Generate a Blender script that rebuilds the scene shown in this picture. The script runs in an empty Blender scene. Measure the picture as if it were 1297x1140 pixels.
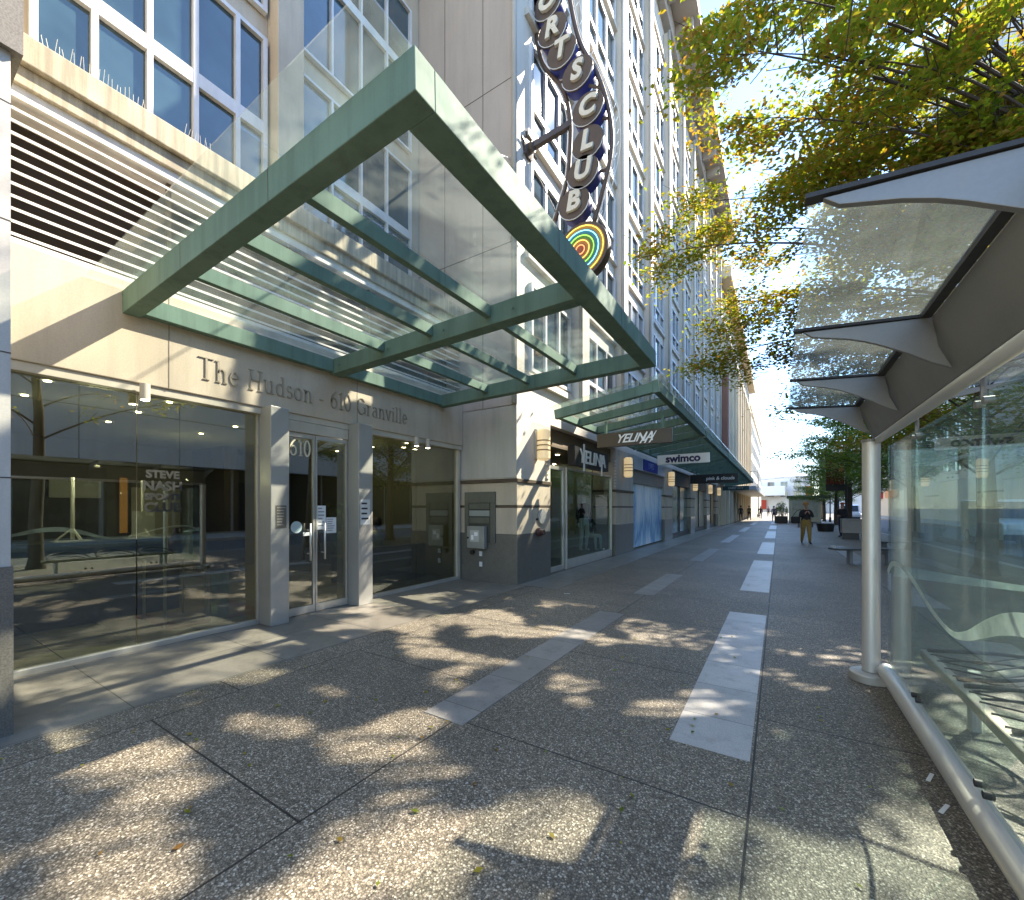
import bpy, bmesh, math, random
from mathutils import Vector, Matrix, noise as mnoise
R = math.radians
random.seed(11)
sc = bpy.context.scene
col = sc.collection
CAMZ, FPX, CX, HY = 1.55, 535.0, 648.5, 643.0
CA, SA = 0.8455, 0.5340          # heading of the street seen from the viewpoint
def on_y(px, py, Y):             # survey: point of the plane Y = const seen at a photo pixel
    r = (px - CX) / FPX
    X = -Y * (SA - CA * r) / (CA + SA * r)
    zf = -X * SA + Y * CA
    return Vector((X, Y, CAMZ + (HY - py) / FPX * zf))
def on_x(px, py, X):
    r = (px - CX) / FPX
    Y = -X * (CA + SA * r) / (SA - CA * r)
    zf = -X * SA + Y * CA
    return Vector((X, Y, CAMZ + (HY - py) / FPX * zf))
def on_z(px, py, z=0.0):
    zf = FPX * (CAMZ - z) / (py - HY); xr = (px - CX) / FPX * zf
    return Vector((xr * CA - zf * SA, xr * SA + zf * CA, z))

# ------------------------------------------------------------------ materials
MATS = {}
def nt(name):
    m = bpy.data.materials.new(name); m.use_nodes = True
    MATS[name] = m
    t = m.node_tree
    b = t.nodes['Principled BSDF']
    return m, t, b
def N(t, typ, **kw):
    n = t.nodes.new(typ)
    for k, v in kw.items():
        if hasattr(n, k) and not k.startswith('i_'): setattr(n, k, v)
        else: n.inputs[k[2:]].default_value = v
    return n
def rgba(c): return (c[0], c[1], c[2], 1.0)
def ramp(t, stops, fac):
    n = t.nodes.new('ShaderNodeValToRGB')
    cr = n.color_ramp
    while len(cr.elements) < len(stops): cr.elements.new(0.5)
    for e, (p, c) in zip(cr.elements, stops): e.position = p; e.color = rgba(c)
    t.links.new(fac, n.inputs[0]); return n.outputs[0]
def mixc(t, fac, a, b, mode='MIX'):
    n = t.nodes.new('ShaderNodeMix'); n.data_type = 'RGBA'; n.blend_type = mode
    def put(sock, v):
        if isinstance(v, (int, float)): sock.default_value = v
        elif isinstance(v, tuple): sock.default_value = rgba(v)
        else: t.links.new(v, sock)
    put(n.inputs[0], fac); put(n.inputs[6], a); put(n.inputs[7], b)
    return n.outputs[2]
def math_(t, op, a, b=None, c=None, clamp=False):
    n = t.nodes.new('ShaderNodeMath'); n.operation = op; n.use_clamp = clamp
    for i, v in enumerate((a, b, c)):
        if v is None: continue
        if isinstance(v, (int, float)): n.inputs[i].default_value = v
        else: t.links.new(v, n.inputs[i])
    return n.outputs[0]
def pos(t): return t.nodes.new('ShaderNodeNewGeometry').outputs['Position']
def noise(t, vec, scale, detail=4, rough=.55, stretch=None):
    if stretch:
        mp = t.nodes.new('ShaderNodeMapping'); mp.inputs['Scale'].default_value = stretch
        t.links.new(vec, mp.inputs[0]); vec = mp.outputs[0]
    n = t.nodes.new('ShaderNodeTexNoise'); n.inputs['Scale'].default_value = scale
    n.inputs['Detail'].default_value = detail; n.inputs['Roughness'].default_value = rough
    t.links.new(vec, n.inputs['Vector']); return n.outputs['Fac']
def bump(t, b, h, strength=.2, dist=.01):
    n = t.nodes.new('ShaderNodeBump'); n.inputs['Strength'].default_value = strength; n.inputs['Distance'].default_value = dist
    t.links.new(h, n.inputs['Height']); t.links.new(n.outputs[0], b.inputs['Normal'])
def surf(name, c, c2=None, rough=.6, metal=0, scale=3, stain=.0, fine=.0, bmp=0, coat=0, streak=0.0, spec=.5, sf=7, s0=.45):
    """general weathered surface: broad tone change, fine grain, run-down dirt streaks"""
    m, t, b = nt(name)
    p = pos(t)
    c2 = c2 or tuple(x * .82 for x in c)
    f = noise(t, p, scale, 5)
    colr = ramp(t, [(.3, c2), (.7, c)], f)
    if fine:
        g = noise(t, p, 90, 2)
        colr = mixc(t, fine, colr, ramp(t, [(.35, tuple(x * .45 for x in c)), (.65, tuple(min(1, x * 1.35) for x in c))], g))
    if streak:
        s = noise(t, p, 1.0, 5, .65, (sf, sf, .5))
        colr = mixc(t, math_(t, 'MULTIPLY', ramp(t, [(s0, (0, 0, 0)), (s0 + .25, (1, 1, 1))], s), streak), colr, tuple(x * .45 for x in c))
    t.links.new(colr, b.inputs['Base Color'])
    rr = noise(t, p, scale * 4, 3)
    t.links.new(math_(t, 'ADD', math_(t, 'MULTIPLY', rr, .25), rough - .12), b.inputs['Roughness'])
    b.inputs['Metallic'].default_value = metal
    b.inputs['Coat Weight'].default_value = coat
    b.inputs['Specular IOR Level'].default_value = spec
    if bmp: bump(t, b, noise(t, p, 60, 4), bmp, .004)
    return m
def glass(name, tint, a=.05, rough=.015, dirt=0.0, dcol=(.55, .6, .55)):
    m = bpy.data.materials.new(name); m.use_nodes = True; MATS[name] = m
    t = m.node_tree; t.nodes.clear()
    out = t.nodes.new('ShaderNodeOutputMaterial')
    tr = t.nodes.new('ShaderNodeBsdfTransparent'); tr.inputs[0].default_value = rgba(tint)
    gl = t.nodes.new('ShaderNodeBsdfGlossy'); gl.inputs['Roughness'].default_value = rough
    lw = t.nodes.new('ShaderNodeLayerWeight'); lw.inputs[0].default_value = .5
    f = math_(t, 'ADD', math_(t, 'MULTIPLY', math_(t, 'POWER', lw.outputs['Facing'], 4.0), .85 - a), a)
    mx = t.nodes.new('ShaderNodeMixShader'); t.links.new(f, mx.inputs[0]); t.links.new(tr.outputs[0], mx.inputs[1]); t.links.new(gl.outputs[0], mx.inputs[2])
    o = mx.outputs[0]
    if dirt:
        df = t.nodes.new('ShaderNodeBsdfDiffuse'); df.inputs[0].default_value = rgba(dcol)
        tl = t.nodes.new('ShaderNodeBsdfTranslucent'); tl.inputs[0].default_value = rgba(dcol)
        ad = t.nodes.new('ShaderNodeMixShader'); ad.inputs[0].default_value = .6; t.links.new(df.outputs[0], ad.inputs[1]); t.links.new(tl.outputs[0], ad.inputs[2])
        n = noise(t, pos(t), 2.2, 6, .7)
        fa = math_(t, 'MULTIPLY', ramp(t, [(.3, (.25, .25, .25)), (.72, (1, 1, 1))], n), dirt)
        m2 = t.nodes.new('ShaderNodeMixShader'); t.links.new(fa, m2.inputs[0]); t.links.new(o, m2.inputs[1]); t.links.new(ad.outputs[0], m2.inputs[2]); o = m2.outputs[0]
    t.links.new(o, out.inputs[0])
    return m
def emis(name, c, s):
    m, t, b = nt(name)
    b.inputs['Base Color'].default_value = rgba(c); b.inputs['Emission Color'].default_value = rgba(c); b.inputs['Emission Strength'].default_value = s
    return m
def flat(name, c, rough=.5, metal=0): return surf(name, c, tuple(x * .9 for x in c), rough, metal, 6)

STONE = surf('cream limestone cladding', (.55, .465, .345), (.46, .38, .275), .7, scale=1.2, fine=.12, bmp=.15, streak=.32, sf=4)
STONEW = surf('white stone facade', (.66, .60, .51), (.57, .515, .435), .7, scale=.8, fine=.08, bmp=.1, streak=.12)
STONEB = surf('beige panel cladding', (.50, .43, .36), (.43, .37, .31), .65, scale=.9, fine=.1, streak=.18)
STONEG = surf('grey cream plaster', (.52, .49, .43), (.44, .41, .36), .7, scale=1.1, fine=.08, streak=.35, sf=4)
LEDGE = surf('stained ledge stone', (.55, .47, .33), (.40, .33, .22), .8, scale=2.5, fine=.15, bmp=.3, streak=.85, sf=13, s0=.38)
GRAN = surf('dark polished granite', (.15, .14, .115), (.11, .10, .085), .35, scale=6, fine=.45, coat=.2)
GRANG = surf('grey flamed granite', (.26, .25, .23), (.18, .17, .16), .5, scale=5, fine=.5)
BAND = surf('brown stone band', (.10, .07, .045), (.07, .05, .03), .5, scale=4)
GREEN = surf('green painted steel', (.165, .245, .190), (.12, .19, .145), .7, 0.0, scale=2.0, fine=.05, coat=.0, streak=.5, spec=.16)
CREAMP = surf('painted cream metal', (.55, .50, .40), (.48, .43, .34), .45, scale=3, streak=.15)
PILL = surf('satin metal pillar', (.42, .41, .37), (.36, .35, .31), .4, .25, scale=2, streak=.1)
LOUV = surf('white louvre slat', (.74, .70, .63), (.62, .57, .50), .6, scale=3, streak=.4)
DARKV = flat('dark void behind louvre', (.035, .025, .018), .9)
WFRAME = surf('white window frame', (.68, .67, .66), (.58, .57, .56), .45, scale=3, streak=.2)
SHELT = surf('brushed grey metal', (.27, .267, .255), (.21, .21, .20), .45, .4, scale=2.5, fine=.05)
SHELTD = flat('dark rubber gasket', (.03, .03, .03), .6)
STEEL = surf('stainless steel tube', (.62, .61, .57), (.58, .57, .53), .42, .55, scale=.6)
ALUM = surf('pale aluminium', (.62, .60, .53), (.54, .52, .46), .35, .6, scale=4)
BLACK = flat('black metal', (.02, .02, .02), .5)
GLC = glass('clear canopy glass', (.95, .98, .96), .045, .02, .09)
GLL = glass('lobby glass', (.62, .66, .54), .22, .008)
GLS = glass('green shelter glass', (.91, .975, .95), .04, .012, .035, (.5, .62, .56))
GLR = glass('shelter roof glass', (.95, .975, .96), .09, .03, .09, (.62, .68, .62))
GLSHOP = glass('shop glass', (.72, .80, .74), .07, .015)
def pane_mat(name, c, n=1.75):
    m, t, b = nt(name)
    p = pos(t)
    f = noise(t, p, .9, 3)
    oi = t.nodes.new('ShaderNodeObjectInfo')
    bl = math_(t, 'GREATER_THAN', oi.outputs['Random'], .72)       # some windows have their blinds down
    t.links.new(mixc(t, math_(t, 'MULTIPLY', bl, .6), ramp(t, [(.35, c), (.7, tuple(x * 2.2 for x in c))], f), (.30, .29, .25)), b.inputs['Base Color'])
    b.inputs['Roughness'].default_value = .035; b.inputs['IOR'].default_value = n
    bump(t, b, noise(t, p, .7, 2), .06, .05)
    return m
PANE = pane_mat('dark window pane', (.022, .04, .05))
PANEB = pane_mat('blue window pane', (.022, .042, .05), 1.8)

# ------------------------------------------------------------------ mesh builder
ORG = {}
class MB:
    def __init__(s): s.bm = bmesh.new(); s.mi = 0
    def face(s, vs):
        try: f = s.bm.faces.new(vs); f.material_index = s.mi; return f
        except ValueError: return None
    def hexa(s, p):
        v = [s.bm.verts.new(q) for q in p]
        for ix in ((0, 3, 2, 1), (4, 5, 6, 7), (0, 1, 5, 4), (1, 2, 6, 5), (2, 3, 7, 6), (3, 0, 4, 7)): s.face([v[i] for i in ix])
    def box(s, x0, x1, y0, y1, z0, z1):
        s.hexa([(x0, y0, z0), (x1, y0, z0), (x1, y1, z0), (x0, y1, z0), (x0, y0, z1), (x1, y0, z1), (x1, y1, z1), (x0, y1, z1)]); return s
    def beam(s, a, b, w, h, up=(0, 0, 1)):
        a = Vector(a); b = Vector(b); d = (b - a).normalized(); u = Vector(up)
        sd = d.cross(u)
        if sd.length < 1e-4: sd = Vector((1, 0, 0))
        sd.normalize(); u = sd.cross(d); sd *= w / 2; u *= h / 2
        s.hexa([a - sd - u, a + sd - u, b + sd - u, b - sd - u, a - sd + u, a + sd + u, b + sd + u, b - sd + u]); return s
    def prism(s, pts, f, w0, w1):
        lo = [s.bm.verts.new(f(u, v, w0)) for u, v in pts]; hi = [s.bm.verts.new(f(u, v, w1)) for u, v in pts]
        n = len(pts)
        s.face(lo[::-1]); s.face(hi)
        for i in range(n): s.face([lo[i], lo[(i + 1) % n], hi[(i + 1) % n], hi[i]])
        return s
    def tube(s, pts, r, seg=8, cap=True):
        pts = [Vector(p) for p in pts]; n = len(pts)
        rr = r if isinstance(r, (list, tuple)) else [r] * n
        rings = []; prev = None
        for i, p in enumerate(pts):
            d = (pts[min(i + 1, n - 1)] - pts[max(i - 1, 0)]).normalized()
            if prev is None:
                a = Vector((0, 0, 1)) if abs(d.z) < .9 else Vector((1, 0, 0)); u = d.cross(a).normalized()
            else:
                u = (prev - d * prev.dot(d)); u = u.normalized() if u.length > 1e-5 else d.orthogonal().normalized()
            prev = u; v = d.cross(u)
            rings.append([s.bm.verts.new(p + (u * math.cos(k * 2 * math.pi / seg) + v * math.sin(k * 2 * math.pi / seg)) * rr[i]) for k in range(seg)])
        for i in range(n - 1):
            for k in range(seg): s.face([rings[i][k], rings[i][(k + 1) % seg], rings[i + 1][(k + 1) % seg], rings[i + 1][k]])
        if cap: s.face(rings[0][::-1]); s.face(rings[-1])
        return s
    def lathe(s, prof, c=(0, 0, 0), seg=16, axis='z'):
        c = Vector(c); rings = []
        for r, z in prof:
            ring = []
            for k in range(seg):
                a = 2 * math.pi * k / seg; q = (r * math.cos(a), r * math.sin(a), z)
                if axis == 'y': q = (q[0], q[2], q[1])
                if axis == 'x': q = (q[2], q[0], q[1])
                ring.append(s.bm.verts.new(c + Vector(q)))
            rings.append(ring)
        for i in range(len(rings) - 1):
            for k in range(seg): s.face([rings[i][k], rings[i][(k + 1) % seg], rings[i + 1][(k + 1) % seg], rings[i + 1][k]])
        s.face(rings[0][::-1]); s.face(rings[-1]); return s
    def ribbon(s, pts, ws, f, w0, w1):      # flat stroke with thickness, f maps (u,v,w)
        L = []; Rr = []
        n = len(pts)
        for i in range(n):
            a = Vector(pts[max(i - 1, 0)]); b = Vector(pts[min(i + 1, n - 1)]); d = (b - a); d.normalize()
            nn = Vector((-d.y, d.x)) * ws[i] / 2; p = Vector(pts[i]); L.append(p + nn); Rr.append(p - nn)
        for i in range(n - 1):
            q = [Rr[i], Rr[i + 1], L[i + 1], L[i]]
            s.hexa([f(p.x, p.y, w0) for p in q] + [f(p.x, p.y, w1) for p in q])
        return s
    def build(s, name, mat, parent=None, smooth=False, bevel=0, local=False, fix=True):
        if fix: bmesh.ops.recalc_face_normals(s.bm, faces=s.bm.faces)
        me = bpy.data.meshes.new(name)
        if parent is not None and not local:
            o_ = ORG.get(parent.name, Vector((0, 0, 0))); bmesh.ops.translate(s.bm, verts=s.bm.verts, vec=-o_)
        s.bm.to_mesh(me); s.bm.free()
        for m in (mat if isinstance(mat, list) else [mat]): me.materials.append(m)
        if smooth:
            for p in me.polygons: p.use_smooth = True
            if smooth == 'auto':
                try: me.set_sharp_from_angle(angle=R(40))
                except Exception: pass
        o = bpy.data.objects.new(name, me); col.objects.link(o)
        if parent is not None: o.parent = parent; ORG[o.name] = ORG.get(parent.name, Vector((0, 0, 0)))
        if bevel:
            b = o.modifiers.new('bevel', 'BEVEL'); b.width = bevel; b.segments = 2; b.limit_method = 'ANGLE'; b.angle_limit = R(50)
        return o
def tag(o, label=None, cat=None, group=None, kind=None):
    if label: o['label'] = label
    if cat: o['category'] = cat
    if group: o['group'] = group
    if kind: o['kind'] = kind
    return o
def thing(name, label, cat, loc=(0, 0, 0), group=None):
    o = bpy.data.objects.new(name, None); o.empty_display_size = .2; col.objects.link(o); o.location = loc
    ORG[o.name] = Vector(loc); return tag(o, label, cat, group)
def struct(name, mb, mat, **k): return tag(mb.build(name, mat, **k), kind='structure')
def copy_tree(o, parent=None):
    c = o.copy(); col.objects.link(c)
    if parent is not None: c.parent = parent
    for ch in list(o.children): copy_tree(ch, c)
    return c
def text(name, s, size, mat, parent, o, ux, uy, ext=.01, shear=0, offset=0, sx=1.0, align='CENTER', space=1.0):
    """sign lettering: built-in face turned into a mesh; o origin, ux reading direction, uy up"""
    cu = bpy.data.curves.new('t', 'FONT'); cu.body = s; cu.size = size; cu.extrude = ext; cu.shear = shear; cu.offset = offset
    cu.align_x = align; cu.align_y = 'CENTER'; cu.resolution_u = 3; cu.space_character = space; cu.space_line = .85
    t = bpy.data.objects.new('t', cu); col.objects.link(t)
    dg = bpy.context.evaluated_depsgraph_get(); dg.update()
    me = bpy.data.meshes.new_from_object(t.evaluated_get(dg)); bpy.data.objects.remove(t); bpy.data.curves.remove(cu)
    ux = Vector(ux).normalized(); uy = Vector(uy).normalized(); uz = ux.cross(uy)
    m = Matrix((ux * sx, uy, uz)).transposed().to_4x4()
    o_ = ORG.get(parent.name, Vector((0, 0, 0))) if parent is not None else Vector((0, 0, 0))
    m.translation = Vector(o) - o_
    me.transform(m); me.name = name; me.materials.clear(); me.materials.append(mat)
    ob = bpy.data.objects.new(name, me); col.objects.link(ob)
    if parent is not None: ob.parent = parent; ORG[ob.name] = o_
    return ob
def arc(cx, cy, rx, ry, a0, a1, n=10):
    return [(cx + rx * math.cos(R(a0 + (a1 - a0) * i / n)), cy + ry * math.sin(R(a0 + (a1 - a0) * i / n))) for i in range(n + 1)]
GL = {  # roman letters drawn as pen strokes: (width, strokes)
 'T': (.80, [[(.4, 0), (.4, 1)], [(.02, 1), (.78, 1)], [(.24, 0), (.56, 0)]]),
 'h': (.66, [[(.14, 0), (.14, 1)], arc(.32, .42, .18, .22, 180, 0) + [(.5, 0)], [(0, .98), (.14, 1)], [(.02, 0), (.26, 0)], [(.38, 0), (.62, 0)]]),
 'e': (.56, [[(.08, .36), (.48, .36)], arc(.28, .33, .21, .33, 8, 320, 16)]),
 'H': (.86, [[(.16, 0), (.16, 1)], [(.7, 0), (.7, 1)], [(.16, .52), (.7, .52)], [(.02, 0), (.3, 0)], [(.02, 1), (.3, 1)], [(.56, 0), (.84, 0)], [(.56, 1), (.84, 1)]]),
 'u': (.66, [[(.14, .65), (.14, .22)] + arc(.3, .2, .16, .2, 180, 330, 8), [(.5, 0), (.5, .65)], [(.0, .65), (.14, .65)], [(.38, .65), (.5, .65)], [(.5, 0), (.62, 0)]]),
 'd': (.64, [[(.5, 0), (.5, 1)], arc(.29, .32, .21, .32, 40, 320, 14), [(.36, 1), (.5, 1)], [(.5, 0), (.62, 0)]]),
 's': (.46, [arc(.22, .49, .15, .15, 30, 250, 10) + arc(.23, .17, .17, .17, 80, -150, 10)]),
 'o': (.60, [arc(.29, .32, .23, .32, 0, 360, 20)]),
 'n': (.66, [[(.14, 0), (.14, .65)], arc(.32, .42, .18, .22, 180, 0) + [(.5, 0)], [(0, .64), (.14, .65)], [(.02, 0), (.26, 0)], [(.38, 0), (.62, 0)]]),
 '-': (.40, [[(.04, .3), (.36, .3)]]),
 '6': (.62, [arc(.3, .3, .23, .3, 0, 360, 18), arc(.62, .3, .55, .72, 180, 105, 10)]),
 '1': (.42, [[(.22, 0), (.22, 1)], [(.22, 1), (.06, .88)], [(.06, 0), (.38, 0)]]),
 '0': (.62, [arc(.3, .5, .23, .5, 0, 360, 22)]),
 'G': (.82, [arc(.42, .5, .36, .5, 40, 325, 18), [(.74, .42), (.74, .08)], [(.6, .44), (.84, .44)]]),
 'r': (.48, [[(.14, 0), (.14, .65)], arc(.30, .45, .16, .18, 170, 60, 6), [(0, .64), (.14, .65)], [(.02, 0), (.26, 0)]]),
 'a': (.58, [arc(.26, .46, .18, .18, 150, 0, 8) + [(.44, 0)], arc(.26, .2, .18, .2, 40, 320, 12), [(.44, 0), (.54, .02)]]),
 'v': (.60, [[(.08, .65), (.3, 0)], [(.52, .65), (.3, 0)], [(0, .65), (.2, .65)], [(.4, .65), (.6, .65)]]),
 'i': (.32, [[(.15, 0), (.15, .65)], [(.15, .84), (.15, .93)], [(.02, .64), (.15, .65)], [(.03, 0), (.27, 0)]]),
 'l': (.32, [[(.15, 0), (.15, 1)], [(.02, .99), (.15, 1)], [(.03, 0), (.27, 0)]]),
 ' ': (.36, []),
}
def roman(mb, s, f, w0, w1, width=None, thick=.13, thin=.05):
    tot = sum(GL[c][0] + .07 for c in s); k = 1.0 if not width else width / tot; u = 0
    for c in s:
        w, st = GL[c]
        for pl in st:
            ws = []
            for i in range(len(pl)):
                a = pl[max(i - 1, 0)]; b = pl[min(i + 1, len(pl) - 1)]; d = math.hypot(b[0] - a[0], b[1] - a[1]) or 1
                ws.append(thin + (thick - thin) * abs(b[1] - a[1]) / d)
            mb.ribbon(pl, ws, lambda x, y, z, u=u: f((u + x) * k, y, z), w0, w1)
        u += w + .07
    return mb
# ------------------------------------------------------------------ world, sun, camera
SUN = Vector((.5, .866, 0)); EL = 43.0
w = bpy.data.worlds.new('World'); sc.world = w; w.use_nodes = True
wt = w.node_tree; bg = wt.nodes['Background']
sky = wt.nodes.new('ShaderNodeTexSky'); sky.sky_type = 'NISHITA'; sky.sun_disc = False
sky.sun_elevation = R(EL); sky.sun_rotation = math.atan2(SUN.x, SUN.y); sky.air_density = 1.0; sky.dust_density = .05; sky.ozone_density = 3.6
wt.links.new(sky.outputs[0], bg.inputs[0]); bg.inputs[1].default_value = .13
ld = bpy.data.lights.new('sun', 'SUN'); ld.energy = 3.7; ld.angle = R(.53); ld.color = (1, .90, .75)
lo = bpy.data.objects.new('sun', ld); col.objects.link(lo)
sd = Vector((SUN.x * math.cos(R(EL)), SUN.y * math.cos(R(EL)), math.sin(R(EL))))
lo.rotation_euler = sd.to_track_quat('Z', 'Y').to_euler(); lo.location = (20, 30, 60)
cd = bpy.data.cameras.new('camera'); cam = bpy.data.objects.new('camera', cd); col.objects.link(cam)
cam.location = (0, 0, CAMZ); cam.rotation_euler = (R(90), 0, math.atan2(SA, CA))
cd.sensor_width = 36; cd.lens = FPX / 1297 * 36; cd.shift_y = (HY - 570) / 1297; cd.clip_start = .05; cd.clip_end = 4000
sc.camera = cam
sc.view_settings.view_transform = 'Standard'; sc.view_settings.look = 'None'; sc.view_settings.exposure = 2.35; sc.view_settings.gamma = 1
sc.cycles.transparent_max_bounces = 32; sc.cycles.max_bounces = 8; sc.cycles.caustics_reflective = False; sc.cycles.caustics_refractive = False
sc.cycles.sample_clamp_indirect = 6

# ------------------------------------------------------------------ ground
def joint_mask(t, px, py, x0, sx, y0, sy, wd, stag=0):
    sep = t.nodes.new('ShaderNodeSeparateXYZ'); t.links.new(pos(t), sep.inputs[0])
    u = math_(t, 'DIVIDE', math_(t, 'SUBTRACT', sep.outputs[0], x0), sx)
    fl = math_(t, 'FLOOR', u)
    v = math_(t, 'DIVIDE', math_(t, 'ADD', math_(t, 'SUBTRACT', sep.outputs[1], y0), math_(t, 'MULTIPLY', fl, stag)), sy)
    du = math_(t, 'MULTIPLY', math_(t, 'PINGPONG', u, .5), sx); dv = math_(t, 'MULTIPLY', math_(t, 'PINGPONG', v, .5), sy)
    d = math_(t, 'MINIMUM', du, dv)
    cell = math_(t, 'ADD', math_(t, 'MULTIPLY', fl, 7.13), math_(t, 'MULTIPLY', math_(t, 'FLOOR', v), 3.71))
    wn = t.nodes.new('ShaderNodeTexWhiteNoise'); wn.noise_dimensions = '1D'; t.links.new(cell, wn.inputs['W'])
    return math_(t, 'LESS_THAN', d, wd), wn.outputs['Value']
m, t, b = nt('exposed aggregate paving')
p = pos(t)
vo = N(t, 'ShaderNodeTexVoronoi'); vo.inputs['Scale'].default_value = 120; t.links.new(p, vo.inputs['Vector'])
sepc = t.nodes.new('ShaderNodeSeparateColor'); t.links.new(vo.outputs['Color'], sepc.inputs[0])
peb = ramp(t, [(.0, (.09, .078, .058)), (.55, (.20, .175, .132)), (.82, (.285, .25, .195)), (.95, (.46, .42, .335)), (1.0, (.58, .53, .44))], sepc.outputs[0])
dist = ramp(t, [(.35, (1, 1, 1)), (.7, (.30, .29, .27))], vo.outputs['Distance'])
c = mixc(t, .8, peb, dist, 'MULTIPLY')
vo2 = N(t, 'ShaderNodeTexVoronoi'); vo2.inputs['Scale'].default_value = 66; t.links.new(p, vo2.inputs['Vector'])
sp2 = t.nodes.new('ShaderNodeSeparateColor'); t.links.new(vo2.outputs['Color'], sp2.inputs[0])
pick = math_(t, 'MULTIPLY', math_(t, 'GREATER_THAN', sp2.outputs[0], .93), math_(t, 'LESS_THAN', vo2.outputs['Distance'], .40))
c = mixc(t, math_(t, 'MULTIPLY', pick, .8), c, (.50, .47, .40))
big = noise(t, p, .55, 5, .6)
c = mixc(t, .8, c, ramp(t, [(.3, (.60, .58, .55)), (.7, (1.2, 1.15, 1.08))], big), 'MULTIPLY')
st = noise(t, p, 2.3, 6, .7)
c = mixc(t, math_(t, 'MULTIPLY', ramp(t, [(.58, (0, 0, 0)), (.74, (1, 1, 1))], st), .4), c, (.035, .032, .028))
vo3 = N(t, 'ShaderNodeTexVoronoi'); vo3.inputs['Scale'].default_value = 1.7; t.links.new(p, vo3.inputs['Vector'])
c = mixc(t, math_(t, 'MULTIPLY', math_(t, 'LESS_THAN', vo3.outputs['Distance'], .035), .75), c, (.03, .028, .025))
jm, cv = joint_mask(t, None, None, -.13, 1.87, 0.0, 1.8, .006, .6)
c = mixc(t, .5, c, ramp(t, [(0, (.78, .78, .78)), (1, (1.12, 1.12, 1.12))], cv), 'MULTIPLY')
c = mixc(t, jm, c, (.012, .011, .010))
t.links.new(c, b.inputs['Base Color']); b.inputs['Roughness'].default_value = .62
bump(t, b, vo.outputs['Distance'], .5, .004)
AGG = m
def slabmat(name, c1, c2, x0, sx, y0, sy, rough=.5, wd=.004):
    m, t, b = nt(name); p = pos(t)
    c = ramp(t, [(.3, c2), (.7, c1)], noise(t, p, 1.6, 6, .65))
    c = mixc(t, .45, c, ramp(t, [(.3, (.55, .55, .55)), (.7, (1.35, 1.35, 1.35))], noise(t, p, 150, 2)), 'MULTIPLY')
    jm, cv = joint_mask(t, None, None, x0, sx, y0, sy, wd)
    c = mixc(t, .7, c, ramp(t, [(0, (.82, .82, .82)), (1, (1.12, 1.12, 1.12))], cv), 'MULTIPLY')
    st = noise(t, p, 5, 5, .7)
    c = mixc(t, math_(t, 'MULTIPLY', ramp(t, [(.52, (0, 0, 0)), (.72, (1, 1, 1))], st), .5), c, tuple(x * .4 for x in c2))
    c = mixc(t, jm, c, tuple(x * .25 for x in c2))
    t.links.new(c, b.inputs['Base Color']); b.inputs['Roughness'].default_value = rough
    return m
APR = slabmat('smooth grey granite paving', (.22, .20, .165), (.15, .135, .11), -5.9, .83, .0, 1.2, .42)
STRIP = slabmat('pale granite paving strip', (.42, .405, .38), (.33, .32, .30), -.62, 3, .33, .62, .5, .003)
STRIPD = slabmat('dull grey paving strip', (.25, .235, .21), (.19, .18, .16), -2.3, 3, .1, .62, .5, .003)
CONC = surf('kerb concrete', (.33, .32, .30), (.25, .24, .22), .75, scale=3, fine=.2)
ASPH = surf('asphalt', (.10, .098, .095), (.075, .074, .072), .8, scale=.4, fine=.5)
struct('ground', MB().box(-900, 900, -900, 1500, -.40, -.19), ASPH)
struct('pavement', MB().box(-13, 5.25, -40, 260, -.19, 0), AGG)
struct('kerb', MB().box(5.25, 5.45, -40, 260, -.189, -.002), CONC, bevel=.02)
struct('road', MB().box(5.45, 12.6, -40, 260, -.188, -.14), ASPH)
struct('opposite_kerb', MB().box(12.6, 12.8, -40, 260, -.187, -.002), CONC, bevel=.02)
struct('opposite_pavement', MB().box(12.8, 45, -40, 260, -.189, -.004), surf('opposite pavement concrete', (.34, .32, .29), (.25, .24, .22), .75, scale=.6, fine=.2))
struct('granite_apron', MB().box(-5.93, -4.22, .5, 7.2, -.01, .004), APR)
struct('granite_margin', MB().box(-4.43, -3.55, 7.24, 84, -.01, .004), APR)
def strip(x0, x1, y0, y1, m=STRIP): struct('paving_strip', MB().box(x0, x1, y0, y1, -.01, .0045), m)
strip(-.62, -.15, 2.95, 7.05)
for a, bb in ((8.97, 14.3), (16.4, 22), (25, 32.4), (36, 43), (47, 55)): strip(-.62, -.15, a, bb)
strip(-2.27, -1.90, 2.35, 6.05, STRIPD)
for a, bb in ((7.6, 10.3), (13.2, 17.5), (21, 27), (31, 38), (43, 51)): strip(-2.22, -1.86, a, bb, STRIPD if a < 15 else STRIP)
strip(1.75, 2.2, 14.6, 21.5, STRIPD)
strip(-.62, -.15, -4.2, -.6)

# ------------------------------------------------------------------ the long stone building with the recessed lobby
B = thing('office_building', 'long pale stone building with the recessed lobby and white framed windows', 'building', (-5.9, 7.2, 0))
XF, XR, XU = -4.43, -5.9, -7.1     # street front, lobby glass, upper recess
Y0, Y1 = .55, 7.2
HT = 24.2
YE = 40.2
mb = MB()
mb.box(-13, XF, Y1, 8.66, 2.14, 3.45); mb.box(-13, XF, Y1, YE, 3.45, HT)       # street front block
mb.build('street_wall', STONEW, B)
MB().box(-13, XF - .02, Y1 - .03, Y1 - .001, 3.62, HT).build('side_wall', STONEB, B)
mb = MB()
for x in (-6.3, -5.25):
    mb.box(x - .006, x + .006, Y1 - .034, Y1 - .029, 3.62, HT)
for z in (6.9, 10.2, 13.5, 16.8): mb.box(-7.1, XF - .02, Y1 - .034, Y1 - .0295, z - .006, z + .006)
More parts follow.
